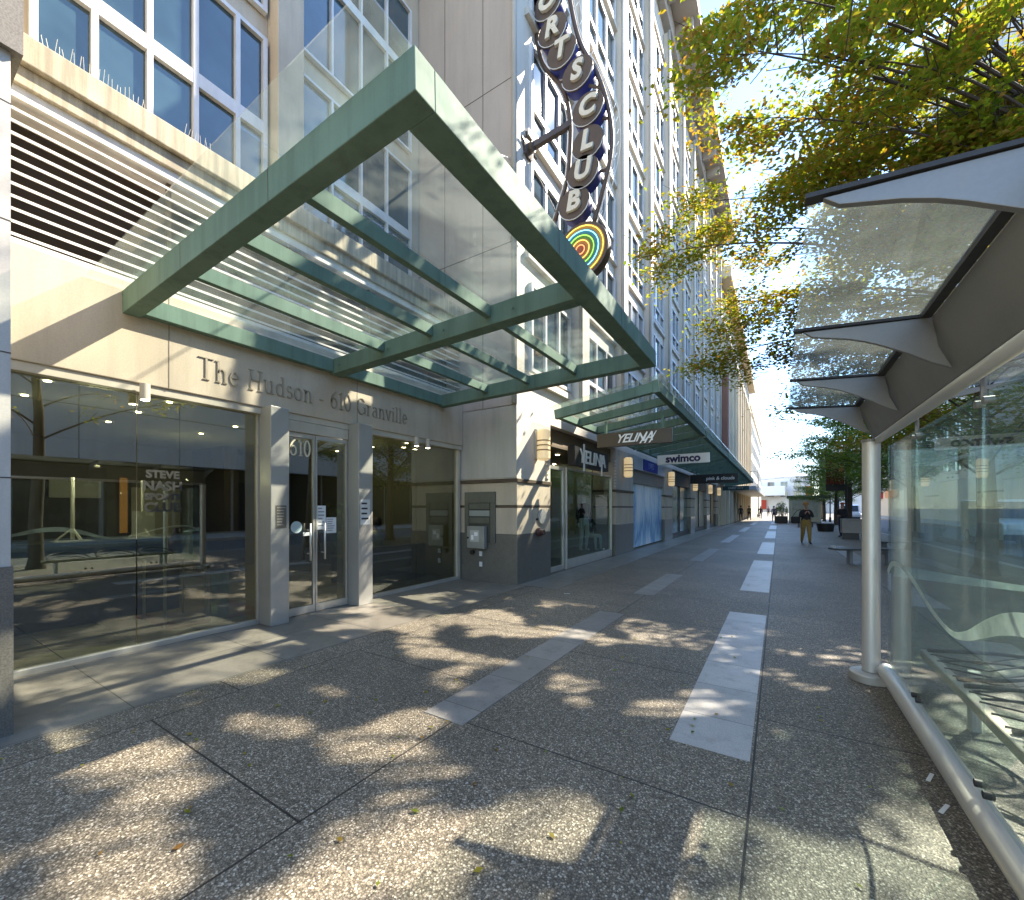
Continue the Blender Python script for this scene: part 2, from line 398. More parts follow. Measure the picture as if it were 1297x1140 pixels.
mb.build('panel_joint', flat('dark joint', (.06, .05, .04)), B)
MB().tube([(XF - .03, Y1 - .06, 3.64), (XF - .03, Y1 - .06, HT)], .055, 10).build('corner_trim', STONEG, B, smooth=True)
MB().box(-5.93, XF + .002, Y1 - .02, Y1 - .0005, 2.16, 3.61).build('plaster_panel', STONEG, B)
MB().box(-13, XF, -9, .61, 0, HT).build('near_pier', STONEG, B)
mb = MB(); mb.box(-5.3, XF + .02, -9, .62, 0, 1.15); mb.build('pier_base', GRAN, B)
mb = MB(); mb.box(-5.3, XF + .05, -9, .66, 4.65, 6.2); mb.build('pier_band', surf('grey brown stone', (.20, .18, .15), (.14, .12, .10), .7, scale=4, fine=.4), B)
mb = MB()
for z in (1.75, 2.6, 3.5, 4.3): mb.box(-5.3, XF + .002, -9, .612, z, z + .008)
mb.build('pier_joint', MATS['dark joint'], B)
MB().box(-13, XU, Y0, Y1 - .04, 4.0, HT).build('upper_wall', STONE, B)
MB().box(-6.3, -5.78, Y0, Y1 - .04, 2.88, 3.93).build('fascia', STONE, B, bevel=.01)
mb = MB()
for y in (1.95, 4.45): mb.box(-6.1, -5.777, y - .004, y + .004, 2.88, 3.93)
mb.build('fascia_joint', flat('grey brown joint', (.22, .18, .13)), B)
mb = MB(); roman(mb, 'The Hudson - 610 Granville', lambda u, v, w_: Vector((-5.778 + w_, 2.23 + u, 3.08 + v * .255)), 0, .010, 3.32, .10, .04)
mb.build('sign_lettering', surf('weathered bronze letter', (.40, .34, .255), (.32, .27, .20), .5, .3, 8), B)
# louvre
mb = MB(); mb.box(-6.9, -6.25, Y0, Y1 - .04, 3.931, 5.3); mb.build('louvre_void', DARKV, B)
mb = MB()
for k in range(11):
    z = 4.02 + k * .114
    mb.hexa([(-5.86, Y0, z), (-5.91, Y0, z + .02), (-5.91, Y1 - .05, z + .02), (-5.86, Y1 - .05, z), (-5.86, Y0, z + .026), (-5.91, Y0, z + .036), (-5.91, Y1 - .05, z + .036), (-5.86, Y1 - .05, z + .026)])
mb.build('louvre_grille', LOUV, B)
mb = MB()
for y in (2.0, 3.4, 4.8, 6.2): mb.box(-5.97, -5.92, y - .02, y + .02, 3.94, 5.27)
mb.build('louvre_post', flat('brown post', (.16, .12, .08)), B)
mb = MB(); mb.box(-6.3, -5.84, Y0, Y1 - .05, 5.27, 5.38); mb.box(-6.3, -5.82, Y0, Y1 - .05, 3.932, 3.985); mb.build('louvre_frame', LOUV, B)
mb = MB(); mb.box(-7.1, -5.80, Y0, Y1 - .05, 5.381, 5.56); mb.box(-7.1, -5.74, Y0, Y1 - .05, 5.561, 5.83); mb.box(-7.1, -6.6, Y0, Y1 - .05, 5.831, 5.94); mb.build('ledge', LEDGE, B, bevel=.012)
mb = MB()
rs = random.Random(4)
for k in range(34):
    y = 1.0 + k * .034 + (.25 if k > 24 else 0)
    if k == 25: mb.build('bird_spikes', STEEL, B); mb = MB()
    mb.tube([(-5.8, y, 5.83), (-5.8 + rs.uniform(-.03, .05), y + rs.uniform(-.02, .02), 5.83 + rs.uniform(.11, .15))], .0022, 4)
mb.build('bird_spikes', STEEL, B)
# upper recess windows
def win(name, ys, zs, x, parent, dep=.06, fw=.06, pane=PANEB, th=.7):
    """window frame with its panes, set in a wall facing the street"""
    f = MB(); ya, yb = ys[0], ys[-1]; za, zb = zs[0], zs[-1]
    x0, x1 = x, x + dep
    for i, y in enumerate(ys):
        a = ya if i == 0 else y - fw / 2; bq = yb if i == len(ys) - 1 else y + fw / 2
        if i == 0: bq = ya + fw
        if i == len(ys) - 1: a = yb - fw
        f.box(x0, x1, a, bq, za, zb)
    for i, z in enumerate(zs):
        a, bq = z - fw * th, z + fw * th
        if i == 0: a, bq = za, za + fw
        if i == len(zs) - 1: a, bq = zb - fw, zb
        for j in range(len(ys) - 1): 
            f.box(x0, x1 - .004, (ys[j] + fw / 2 if j else ya + fw), (ys[j + 1] - fw / 2 if j < len(ys) - 2 else yb - fw), a, bq)
    fr = f.build(name, WFRAME, parent)
    MB().box(x0 + .005, x0 + .02, ya + .01, yb - .01, za + .01, zb - .01).build('pane', pane, fr)
    return fr
for z0 in (5.94, 9.55, 13.2):
    win('window', [1.10, 1.63, 2.16, 2.68, 3.23, 3.67], [z0, z0 + 1.72, z0 + 3.2], XU + .012, B, .09, .065, PANEB, 1.5)
    win('window', [4.22, 4.85, 5.5, 6.15, 6.85], [z0, z0 + 1.72, z0 + 3.2], XU + .012, B, .09, .045, PANEB, 2)
MB().box(XU, XU + .32, 3.72, 4.16, 5.932, HT).build('pilaster', STONE, B, bevel=.01)
# lobby shell
FLR = slabmat('beige lobby floor tile', (.34, .30, .22), (.28, .24, .18), -9, .6, 0, .6, .25)
LW = surf('olive lobby wall', (.15, .14, .095), (.12, .11, .075), .6, scale=1.5)
LWD = surf('dark brown lobby panel', (.05, .035, .02), (.04, .028, .016), .45, scale=2)
LC = surf('lobby ceiling', (.32, .31, .235), (.27, .26, .20), .8, scale=1)
MB().box(-13, -5.94, Y0, Y1 - .04, -.02, .006).build('lobby_floor', FLR, B)
MB().box(-13, -6.31, Y0, Y1 - .04, 2.95, 3.92).build('lobby_ceiling', LC, B)
mb = MB(); mb.box(-13, -12.2, Y0, Y1 - .04, .006, 2.95); mb.box(-12.2, -6.0, Y1 - .12, Y1 - .041, .006, 2.95); mb.build('lobby_wall', LW, B)
mb = MB(); mb.box(-12.2, -12.12, 1.2, 3.0, .006, 2.4); mb.box(-12.2, -10.6, 4.6, 4.9, .006, 2.95); mb.box(-12.2, -12.1, 5.2, 6.4, .006, 2.2); mb.build('lobby_panel', LWD, B)
mb = MB(); mb.box(-12.11, -12.09, 3.4, 4.3, .9, 2.0); mb.build('lobby_picture', flat('pale picture', (.5, .48, .4)), B)
LAMP = emis('warm lamp', (1, .85, .6), 9)
for x in (-6.8, -7.9, -9.2):
    for y in (1.2, 2.3, 3.6, 5.2, 6.5):
        MB().lathe([(.032, 0), (.032, .012)], (x, y, 2.936), 12).build('downlight', LAMP, B)
for x, y in ((-7.6, 1.8), (-7.6, 5.6), (-9.8, 3.6)):      # the lit lobby lamps
    pl = bpy.data.lights.new('lobby_lamp', 'POINT'); pl.energy = 6; pl.color = (1, .90, .70); pl.shadow_soft_size = .02
    po = bpy.data.objects.new('lobby_lamp', pl); col.objects.link(po); po.location = (x, y, 2.1)
# glazing of the lobby
def pane(y0, y1, z0=.07, z1=2.80, name='window_pane', x=XR): return MB().box(x, x + .012, y0, y1, z0, z1).build(name, GLL, B)
pane(Y0, 1.695); pane(1.705, 2.94); pane(4.58, 5.87); pane(5.88, 7.05)
for ya, yb in ((Y0, 2.95), (4.581, Y1 - .05)): MB().box(XR - .04, XR + .06, ya, yb, .0042, .065).build('glazing_sill', ALUM, B, bevel=.004)
mb = MB(); mb.box(XR - .10, -5.80, Y0, Y1 - .05, 2.79, 2.879); mb.box(XR - .04, XR + .06, 7.05, Y1 - .05, .066, 2.789); mb.box(XR - .03, XR + .05, 2.935, 2.955, .066, 2.789); mb.build('glazing_frame', CREAMP, B, bevel=.004)
for ya, yb in ((2.955, 3.20), (4.31, 4.58)):
    MB().box(XR - .05, -5.56, ya, yb, .0045, 2.878).build('entrance_pillar', PILL, B, bevel=.008)
# door pair
XD = -5.86
for k, (ya, yb) in enumerate(((3.215, 3.735), (3.745, 4.295))):
    fr = MB(); fr.box(XD, XD + .045, ya, ya + .03, .12, 2.62); fr.box(XD, XD + .045, yb - .03, yb, .12, 2.62); fr.box(XD, XD + .05, ya, yb, .012, .119); fr.box(XD, XD + .045, ya + .03, yb - .03, 2.56, 2.62)
    d = fr.build('door', ALUM, B, bevel=.003)
    MB().box(XD + .015, XD + .027, ya + .03, yb - .03, .12, 2.56).build('door_glass', GLL, d)
    yh = yb - .11 if k == 0 else ya + .11
    h = MB(); h.tube([(XD + .11, yh, .78), (XD + .11, yh, 1.32)], .014, 10)
    for z in (.88, 1.22): h.tube([(XD + .03, yh, z), (XD + .11, yh, z)], .009, 8)
    h.build('handle', STEEL, d, smooth=True)
MB().box(XD - .02, XD + .06, 3.205, 4.305, 2.63, 2.785).build('door_header', CREAMP, B, bevel=.004)
mb = MB(); roman(mb, '610', lambda u, v, w_: Vector((XD + .03 + w_, 3.36 + u, 2.30 + v * .22)), 0, .003, .33, .14, .07); mb.build('door_number', flat('pale number', (.75, .68, .5)), B)
PAPER = flat('white paper', (.75, .77, .76)); INK = flat('grey ink', (.25, .25, .25))
def notice(name, y0, y1, z0, z1, x, base=PAPER, ink=INK, rows=6, par=None):
    par = par or B
    o = MB().box(x, x + .003, y0, y1, z0, z1).build(name, base, par)
    mb = MB(); hh = (z1 - z0) / (rows + 1); rs = random.Random(int(y0 * 100))
    for i in range(rows):
        z = z1 - hh * (i + .75); mb.box(x + .003, x + .0042, y0 + (y1 - y0) * .1, y0 + (y1 - y0) * rs.uniform(.55, .92), z - hh * .22, z + hh * .12)
    mb.build('printed_lines', ink, o); return o
notice('door_notice', 3.78, 3.92, 1.22, 1.58, XD + .03); notice('door_notice', 3.93, 4.1, 1.16, 1.4, XD + .03)
MB().lathe([(.085, 0), (.085, .003)], (XD + .029, 3.46, 1.27), 20, 'x').build('round_sticker', flat('pale blue sticker', (.55, .68, .68)), B)
MB().box(XD + .028, XD + .031, 3.56, 3.72, 1.14, 1.19).build('push_label', PAPER, B)
notice('pillar_plaque', 3.02, 3.16, 1.28, 1.58, -5.559, flat('dark plaque', (.12, .11, .09)), flat('plaque line', (.35, .33, .28)), 7)
notice('pillar_sign', 4.34, 4.52, 1.28, 1.68, -5.559, flat('pale sign', (.7, .7, .66)), BLACK, 4)
# lettering on the lobby glass
for s, z, sz in (('STEVE', 1.92, .115), ('NASH', 1.79, .14), ('SPORTS', 1.67, .095), ('CLUB', 1.55, .14)):
    text('window_lettering', s, sz, flat('dull grey vinyl', (.035, .035, .03)) if 'dull grey vinyl' not in MATS else MATS['dull grey vinyl'], B, (XR + .016, 1.93, z), (0, 1, 0), (0, 0, 1), .001, 0, .006)
# spot lamps under the fascia
for y in (1.72, 5.72, 6.02):
    s_ = MB().lathe([(.0, .0), (.045, .0), (.045, .17), (.0, .17)], (-5.72, y, 2.70), 14).build('spot_lamp', CREAMP, B, smooth='auto')
    MB().lathe([(.035, 0), (.035, .004)], (-5.72, y, 2.695), 12).build('lens', LAMP, s_)
# corner pier, stone bands
def pier(x0, x1, y0, y1, top=3.45):
    a = MB().box(x0, x1 + .015, y0 - .015, y1, .0, 1.01).build('pier_base', GRAN, B, bevel=.008)
    mb = MB(); mb.box(x0, x1, y0 - .003, y1, 1.012, 1.545); mb.box(x0, x1, y0 - .003, y1, 1.602, 2.06); mb.build('pier_stone', STONE, B, bevel=.004)
    mb = MB(); mb.box(x0, x1 + .004, y0 - .006, y1, 1.547, 1.60); mb.box(x0, x1 + .03, y0 - .03, y1, 2.062, 2.135); mb.build('pier_band', BAND, B, bevel=.006)
pier(-5.93, XF, Y1, 8.66)
PIERS = [(13.25, 15.2), (20.1, 21.8), (26.9, 28.3), (33.5, 35.0), (38.9, 40.2)]
for a, bb in PIERS:
    pier(-5.2, XF, a, bb)
    MB().box(-5.2, XF, a, bb, 2.136, 3.449).build('pier_cap', STONEG, B, bevel=.01)
# pilasters, sill bands and windows of the street front
PIL = [10.1 + 3.35 * k for k in range(10)]
for y in PIL:
    mb = MB(); mb.box(XF, XF + .26, y - .30, y + .30, 3.9, HT - 1.2); mb.build('pilaster', STONEW, B, bevel=.015)
    MB().tube([(XF + .27, y - .31, 3.9), (XF + .27, y - .31, HT - 1.2)], .05, 8).build('pipe', STONEG, B, smooth=True)
mb = MB()
for k in range(8):
    z = 4.20 + 2.5 * k
    mb.box(XF, XF + .10, 7.5, YE - .1, z, z + .14)
mb.build('sill_band', STONEW, B)
def fwin(parent, y0, y1, z0, z1):
    wd = y1 - y0
    return win('window', [y0, y0 + wd * .33, y0 + wd * .67, y1], [z0, z0 + (z1 - z0) * .3, z1], XF + .004, parent, .085, .075, PANE)
spots = []
for k in range(10):
    ya, yb = (7.65, 9.62) if k == 0 else (PIL[k - 1] + .50, PIL[k - 1] + 2.85)
    for fl in range(12):
        z = 4.4 + 2.5 * fl
        if z > HT - 2.6: continue
        yc = (ya + yb) / 2; zf = -XF * SA + yc * CA
        spots.append((zf, HY - (z - CAMZ) / zf * FPX, ya, yb, z))
vis = sorted([s for s in spots if s[1] > -10])
near, far = vis[:88], vis[88:] + [s for s in spots if s[1] <= -10]
base0 = {}
for zf, py, ya, yb, z in near:
    key = round(yb - ya, 2)
    if key not in base0: base0[key] = (fwin(B, ya, yb, z, z + 1.85), ya, z)
    else:
        o, y_, z_ = base0[key]; c = copy_tree(o, B); c.location = o.location + Vector((0, ya - y_, z - z_))
mb = MB()
for zf, py, ya, yb, z in far:
    mb.mi = 0; wd = yb - ya
    for f in (0, .33, .67, 1): mb.box(XF + .004, XF + .089, ya + wd * f - .037, ya + wd * f + .037, z, z + 1.85)
    for f in (0, .3, 1): mb.box(XF + .004, XF + .085, ya + .04, yb - .04, z + 1.85 * f - .037, z + 1.85 * f + .037)
    mb.mi = 1; mb.box(XF + .003, XF + .02, ya, yb, z, z + 1.85)
tag(mb.build('window_rows', [WFRAME, PANE], B), kind='stuff')
# cornice
mb = MB(); mb.box(-13, XF + .3, 7.2, YE, HT - .9, HT); mb.box(-13, XF + 1.35, 7.0, YE + .2, HT + .001, HT + .45)
for k in range(19): mb.box(XF + .301, XF + 1.1, 7.6 + k * 1.675 - .12, 7.6 + k * 1.675 + .12, HT - .5, HT - .002)
mb.build('cornice', STONEB, B, bevel=.03)
# -------- shops in the street front
SHOPW = surf('pale green shop wall', (.30, .36, .29), (.24, .30, .23), .7, scale=1)
mb = MB(); mb.box(-12.5, -12.3, 8.66, 13.25, 0, 3.2); mb.box(-12.5, -5.0, 8.66, 8.76, 0, 3.2); mb.box(-12.5, -5.2, 13.15, 13.25, 0, 3.2); mb.build('shop_wall', SHOPW, B)
MB().box(-12.3, -4.6, 8.66, 13.25, 3.02, 3.44).build('shop_ceiling', surf('brown shop ceiling', (.20, .15, .10), (.16, .12, .08), .7), B)
MB().box(-12.3, -4.6, 8.66, 13.25, -.02, .02).build('shop_floor', FLR, B)
MB().box(-5.9, -4.62, 9.9, 13.1, .02, .24).build('display_plinth', flat('dark plinth', (.05, .05, .045)), B, bevel=.01)
for y in (9.4, 10.6, 11.8, 12.8):
    for x in (-5.2, -6.4): MB().lathe([(.05, 0), (.05, .012)], (x, y, 3.005), 10).build('downlight', LAMP, B)
for a, bb in ((9.75, 11.4), (11.41, 13.05)): MB().box(-4.55, -4.538, a, bb, .24, 2.5).build('window_pane', GLSHOP, B)
mb = MB(); mb.box(-4.6, -4.5, 9.68, 9.745, 0.005, 2.56); mb.box(-4.6, -4.5, 13.06, 13.12, .005, 2.56); mb.box(-4.6, -4.5, 9.746, 13.05, 2.505, 2.56); mb.box(-4.6, -4.5, 9.746, 13.05, .005, .235)
mb.build('shop_frame', ALUM, B, bevel=.004)
fr = MB(); fr.box(-4.6, -4.54, 8.72, 8.79, .01, 2.55); fr.box(-4.6, -4.54, 9.56, 9.63, .01, 2.55); fr.box(-4.6, -4.54, 8.79, 9.56, 2.47, 2.55); fr.box(-4.6, -4.54, 8.79, 9.56, .01, .13)
d = fr.build('door', ALUM, B, bevel=.004); MB().box(-4.575, -4.565, 8.79, 9.56, .13, 2.47).build('door_glass', GLSHOP, d)
MB().tube([(-4.5, 9.47, .85), (-4.5, 9.47, 1.4)], .015, 8).build('handle', STEEL, d, smooth=True)
for yv in (8.50, 13.16):
    mb = MB()
    for k in range(9): mb.box(XF + .002, XF + .03, yv - .06, yv + .06, 2.2 + k * .1, 2.255 + k * .1)
    mb.build('vent', LOUV, B)
# poster shop front
m, t, b = nt('blue watercolour poster'); p = pos(t)
sep = t.nodes.new('ShaderNodeSeparateXYZ'); t.links.new(p, sep.inputs[0])
n1 = noise(t, p, 1.0, 6, .65, (1, 1.6, .45)); h = math_(t, 'ADD', math_(t, 'MULTIPLY', sep.outputs[2], -.27), math_(t, 'ADD', math_(t, 'MULTIPLY', n1, 1.5), .0))
t.links.new(ramp(t, [(.0, (.80, .85, .88)), (.22, (.62, .74, .80)), (.38, (.30, .55, .72)), (.52, (.06, .24, .50)), (.68, (.35, .60, .75)), (.85, (.80, .86, .9))], h), b.inputs['Base Color']); b.inputs['Roughness'].default_value = .3
MB().box(-4.9, -4.56, 15.2, 20.1, .06, 2.45).build('poster_hoarding', m, B)
mb = MB(); mb.box(-4.9, -4.5, 15.2, 20.1, 2.451, 2.95); mb.build('hoarding_panel', surf('grey taupe panel', (.30, .27, .24), (.25, .22, .2), .6), B)
mb = MB(); mb.box(-4.9, -4.40, 15.2, 20.1, 2.951, 3.44); mb.build('shop_fascia', surf('pale blue fascia', (.52, .56, .60), (.46, .5, .54), .5), B)
GLG = surf('dull green shop glass', (.13, .20, .17), (.09, .15, .12), .12, scale=.8)
WARMW = surf('cream shop front', (.42, .36, .24), (.34, .29, .19), .4, scale=.8)
for i, ((a, bb), mm) in enumerate(zip(((21.8, 26.9), (28.3, 33.5), (35.0, 38.9)), (GLG, WARMW, surf('ochre shop front', (.50, .30, .10), (.4, .24, .08), .4), GLG, WARMW, GLG))):
    MB().box(-5.0, -4.62, a, bb, .25, 2.7).build('shop_front', mm, B)
    mb = MB(); mb.box(-5.0, -4.55, a, bb, .005, .249); mb.box(-5.0, -4.5, a, bb, 2.701, 3.44); mb.box(-4.61, -4.56, (a + bb) / 2 - .04, (a + bb) / 2 + .04, .25, 2.7); mb.build('shop_frame', flat('dark shop frame', (.05, .055, .055)) if i == 0 else MATS['dark shop frame'], B)
# ------------------------------------------------------------------ near canopy (flat local frame, then tipped up a little towards the street)
def canopy_near():
    r = thing('glass_canopy', 'large green steel and glass canopy over the lobby entrance lettered The Hudson', 'canopy', (-5.78, 1.55, 3.575))
    ORG[r.name] = Vector((0, 0, 0)); L, W, H = 4.22, 5.0, .235
    def bl(mb, name, mat=GREEN, bevel=.006, **k): return mb.build(name, mat, r, bevel=bevel, local=True, **k)
    bl(MB().box(0, L, 0, .15, 0, H), 'end_beam'); bl(MB().box(0, L - .2, W - .15, W, 0, H), 'end_beam')
    bl(MB().box(0, L - .201, W / 2 - .09, W / 2 + .09, 0, H - .01), 'cross_beam')
    bl(MB().box(L - .2, L, .1502, W, 0, H), 'front_beam')
    bl(MB().box(0, .10, .151, W / 2 - .091, .02, H - .02), 'wall_beam'); bl(MB().box(0, .10, W / 2 + .091, W - .151, .02, H - .02), 'wall_beam')
    for x in (1.18, 2.07, 2.96):
        for a, b_ in ((.151, W / 2 - .091), (W / 2 + .091, W - .151)): bl(MB().box(x - .035, x + .035, a, b_, .085, H - .012), 'rib', bevel=.004)
    for x in (1.42, 2.83):
        bl(MB().box(x - .003, x + .003, -.0015, .0, 0, H), 'weld_seam', MATS['dark joint'], 0)
    for y in (1.67, 3.34): bl(MB().box(L, L + .0015, y - .003, y + .003, 0, H), 'weld_seam', MATS['dark joint'], 0)
    for x in (.25, 1.3, 2.3, 3.3): bl(MB().lathe([(.018, 0), (.018, .012)], (x, W / 2 - .13, H / 2 - .02), 8, 'y'), 'bolt', GREEN, 0)
    xs = [.02, 1.18, 2.07, 2.96, L - .04]
    for i in range(4):
        for a, b_ in ((-.27, W / 2 - .004), (W / 2 + .004, W + .25)):
            g = bl(MB().box(xs[i] + .004, xs[i + 1] - .004, a, b_, H + .03, H + .042), 'glass_panel', GLC, 0)
    r.rotation_euler = (0, -math.atan2(.10, L), 0)
    return r
canopy_near()
mb = MB(); mb.tube([(-1.75, 2.2, 3.95), (-4.6, 7.16, 8.6)], .009, 6)
tag(mb.build('tie_rod', STEEL), 'thin steel tie rod from the big canopy up to the beige side wall', 'rod')
def canopy_far(Y, Lc, label):
    r = thing('shop_canopy', label, 'canopy', (XF + .27, Y, 3.50), 'glass canopies along the shops'); ORG[r.name] = Vector((0, 0, 0)); W = 2.25
    def bl(mb, name, mat=GREEN, bevel=.006): return mb.build(name, mat, r, bevel=bevel, local=True)
    bl(MB().box(0, W - .12, 0, .12, 0, .2), 'end_beam'); bl(MB().box(0, W - .12, Lc - .12, Lc, 0, .2), 'end_beam')
    bl(MB().box(W - .119, W, 0, Lc, -.02, .22), 'front_beam'); bl(MB().box(0, .1, .121, Lc - .121, .02, .18), 'wall_beam')
    n = 4
    for k in range(1, n + 1):
        y = k * Lc / (n + 1); bl(MB().box(.101, W - .12, y - .05, y + .05, .01, .19), 'rib', bevel=.004)
    for k in range(n + 1): bl(MB().box(-.05, W + .12, k * Lc / (n + 1) + .005 - (.2 if k == 0 else 0), (k + 1) * Lc / (n + 1) - .005, .235, .247), 'glass_panel', GLC, 0)
    r.rotation_euler = (0, -math.atan2(.30, W), 0)
    return r
canopy_far(8.35, 6.0, 'first green glass shop canopy, the one carrying the brown sign, just beyond the corner pier')
canopy_far(14.65, 6.9, 'green glass shop canopy above the blue poster, carrying the white sign')
canopy_far(21.85, 7.6, 'third green shop canopy from the camera, carrying the long black sign')
canopy_far(29.75, 7.6, 'green shop canopy just beyond the one with the long black sign')
canopy_far(37.65, 6.6, 'farthest green shop canopy at the end of the row')

# ------------------------------------------------------------------ shop signs
EX, EY, EZ = Vector((1, 0, 0)), Vector((0, 1, 0)), Vector((0, 0, 1))
BROWN = surf('brown sign board', (.075, .055, .035), (.06, .045, .03), .5, scale=3)
WHITE = surf('white enamel', (.90, .90, .89), (.85, .86, .85), .35, scale=4)
NAVY = flat('navy blue lettering', (.015, .015, .10)); BLUE = flat('bright blue sign', (.015, .03, .33))
def hung(name, label, Y, xa, xb, za, zb, mat, hang):
    r = thing(name, label, 'sign', ((xa + xb) / 2, Y, za), 'signs hung under the shop canopies')
    MB().box(xa, xb, Y - .05, Y + .05, za, zb).build('board', mat, r, bevel=.006)
    for x in (xa + .2, xb - .2): MB().box(x - .025, x + .025, Y - .025, Y + .025, zb, hang).build('hanger', GREEN, r)
    return r
s1 = hung('hanging_sign', 'brown hanging sign with slanted white letters YELINA', 9.5, -3.61, -1.93, 2.95, 3.27, BROWN, 3.55)
text('lettering', 'YELINA', .27, WHITE, s1, (-2.75, 9.445, 3.11), EX, EZ, .006, .45, .004, 1.0, space=.92)
mb = MB()
for k in range(3): mb.hexa([(-2.62 + k * .1, 9.447, 2.98), (-2.585 + k * .1, 9.447, 2.98), (-2.585 + k * .1, 9.44, 2.98), (-2.62 + k * .1, 9.44, 2.98), (-2.46 + k * .1, 9.447, 3.23), (-2.44 + k * .1, 9.447, 3.23), (-2.44 + k * .1, 9.44, 3.23), (-2.46 + k * .1, 9.44, 3.23)])
mb.build('accent_stroke', WHITE, s1)
s2 = hung('hanging_sign', 'white hanging sign with bold navy letters swimco', 16.0, -3.77, -2.02, 3.12, 3.46, WHITE, 3.62)
text('lettering', 'swimco', .36, NAVY, s2, (-2.89, 15.944, 3.30), EX, EZ, .005, 0, .014, 1.05)
s3 = hung('hanging_sign', 'long black hanging sign with small white letters under the third canopy', 26.0, -4.3, -1.87, 2.92, 3.42, BLACK, 3.62)
text('lettering', 'pink & clouds', .26, WHITE, s3, (-2.75, 25.944, 3.18), EX, EZ, .005, .1, .004)
s4 = hung('hanging_sign', 'small dark hanging sign far down under the last canopies', 38.6, -3.9, -2.0, 2.95, 3.3, flat('dark teal sign', (.03, .08, .08)), 3.62)
text('lettering', 'SWEET CITY', .2, WHITE, s4, (-2.95, 38.544, 3.12), EX, EZ, .005)
r = thing('fascia_sign', 'black shop sign with tall white letters YELINA leaning over the clothes shop window', 'sign', (-4.4, 10.9, 2.6))
MB().box(-4.5, -4.30, 9.75, 12.2, 2.62, 3.12).build('board', BLACK, r, bevel=.008)
text('lettering', 'YELINA', .50, WHITE, r, (-4.285, 10.95, 2.86), EY, EZ, .012, .12, .005, 1.15)
MB().box(-4.29, -4.27, 10.25, 10.33, 2.5, 3.2).build('accent_stroke', WHITE, r); MB().box(-4.29, -4.27, 11.55, 11.62, 2.45, 3.05).build('accent_stroke', WHITE, r)
r = thing('fascia_sign', 'bright blue shop sign on the pale fascia above the poster hoarding', 'sign', (-4.39, 17.4, 3.0))
MB().box(-4.399, -4.37, 16.4, 18.6, 2.99, 3.41).build('board', BLUE, r)
text('lettering', 'LIVED', .34, flat('pale blue lettering', (.30, .40, .75)), r, (-4.366, 17.5, 3.2), EY, EZ, .004)

# ------------------------------------------------------------------ neon blade sign
r = thing('blade_sign', 'tall curved sign of brown lettered discs reading SPORTS CLUB above the shops', 'sign', tuple(on_y(665, 190, 7.9)))
YB = 7.9
DISC = surf('brown sign disc', (.10, .065, .045), (.075, .05, .035), .5, scale=5, streak=.3)
BSIDE = flat('blue disc edge', (.03, .04, .22)); CRM = surf('cream sign letter', (.74, .68, .54), (.68, .6, .46), .4, scale=8)
TUBEW = flat('clear neon tube', (.75, .75, .72), .2)
pts = [('P', 690, -22), ('O', 697, 12), ('R', 703, 45), ('T', 714, 72), ('S', 734, 99), ('C', 747, 144), ('L', 747, 186), ('U', 741, 223), ('B', 730, 262)]
for ch, px, py in pts:
    q = on_y(px, py, YB)
    d = MB().lathe([(.33, -.0), (.33, .03)], q + Vector((0, -.12, 0)), 28, 'y').build('letter_disc', DISC, r, smooth='auto', bevel=.008)
    MB().lathe([(.315, 0), (.315, .19)], q + Vector((0, -.089, -.02)), 28, 'y').build('disc_edge', BSIDE, d, smooth='auto')
    text('letter', ch, .50, CRM, d, q + Vector((0, -.15, .01)), Vector((1, 0, -.06)), Vector((.10, 0, 1)), .03, .08, .022, .98)
    mb = MB(); mb.tube([q + Vector((.33 * math.cos(a), -.14, .33 * math.sin(a))) for a in [R(190 + k * 16) for k in range(11)]], .008, 5); mb.build('neon_tube', TUBEW, d)
def smooth_path(P, n=5):
    out = []
    for i in range(len(P) - 1):
        p0, p1, p2, p3 = P[max(i - 1, 0)], P[i], P[i + 1], P[min(i + 2, len(P) - 1)]
        for k in range(n):
            u = k / n; out.append(.5 * ((2 * p1) + (p2 - p0) * u + (2 * p0 - 5 * p1 + 4 * p2 - p3) * u * u + (3 * p1 - p0 - 3 * p2 + p3) * u ** 3))
    return out + [P[-1]]
lp = [on_y(a, b_, YB + .05) for a, b_ in ((676, -60), (680, 0), (680, 45), (688, 82), (712, 112), (722, 150), (722, 190), (718, 230), (703, 280))]
rp = [on_y(a, b_, YB + .05) for a, b_ in ((716, -60), (722, 0), (735, 55), (757, 95), (771, 140), (775, 180), (769, 220), (752, 284))]
for P in (lp, rp):
    MB().tube(smooth_path(P), .045, 8).build('rail', DISC, r, smooth=True)
    mb = MB(); mb.tube([q + Vector((.07 if P is rp else -.07, 0, 0)) for q in smooth_path(P)], .011, 5); mb.build('neon_tube', TUBEW, r, smooth=True)
    if P is rp:
        mb = MB()
        for q in smooth_path(P)[::2]: mb.tube([q, q + Vector((.10, .0, .0)), q + Vector((.12, .06, .12))], .008, 4)
        mb.tube([q + Vector((.17, .02, .02)) for q in smooth_path(P)], .007, 5); mb.build('tube_clip', TUBEW, r)
for a, b_ in (((683, 60), (700, 62)), ((735, 62), (716, 72)), ((705, 105), (722, 104)), ((764, 112), (745, 108)), ((770, 150), (752, 150)), ((768, 215), (745, 220))):
    MB().tube([on_y(*a, YB + .05), on_y(*b_, YB)], .03, 6).build('strut', DISC, r)
aw = on_y(664, 192, 7.6); aw.x = XF
MB().beam(aw, on_y(722, 158, YB + .05), .12, .12).build('arm', DISC, r, bevel=.01)
mb = MB(); mb.lathe([(.20, 0), (.20, .05), (.10, .08), (.10, .16)], aw, 8, 'x')
for k in range(6): mb.tube([aw + Vector((.03, 0, 0)), aw + Vector((.05, .3 * math.cos(k), .3 * math.sin(k)))], .025, 5)
mb.build('arm_bracket', DISC, r)
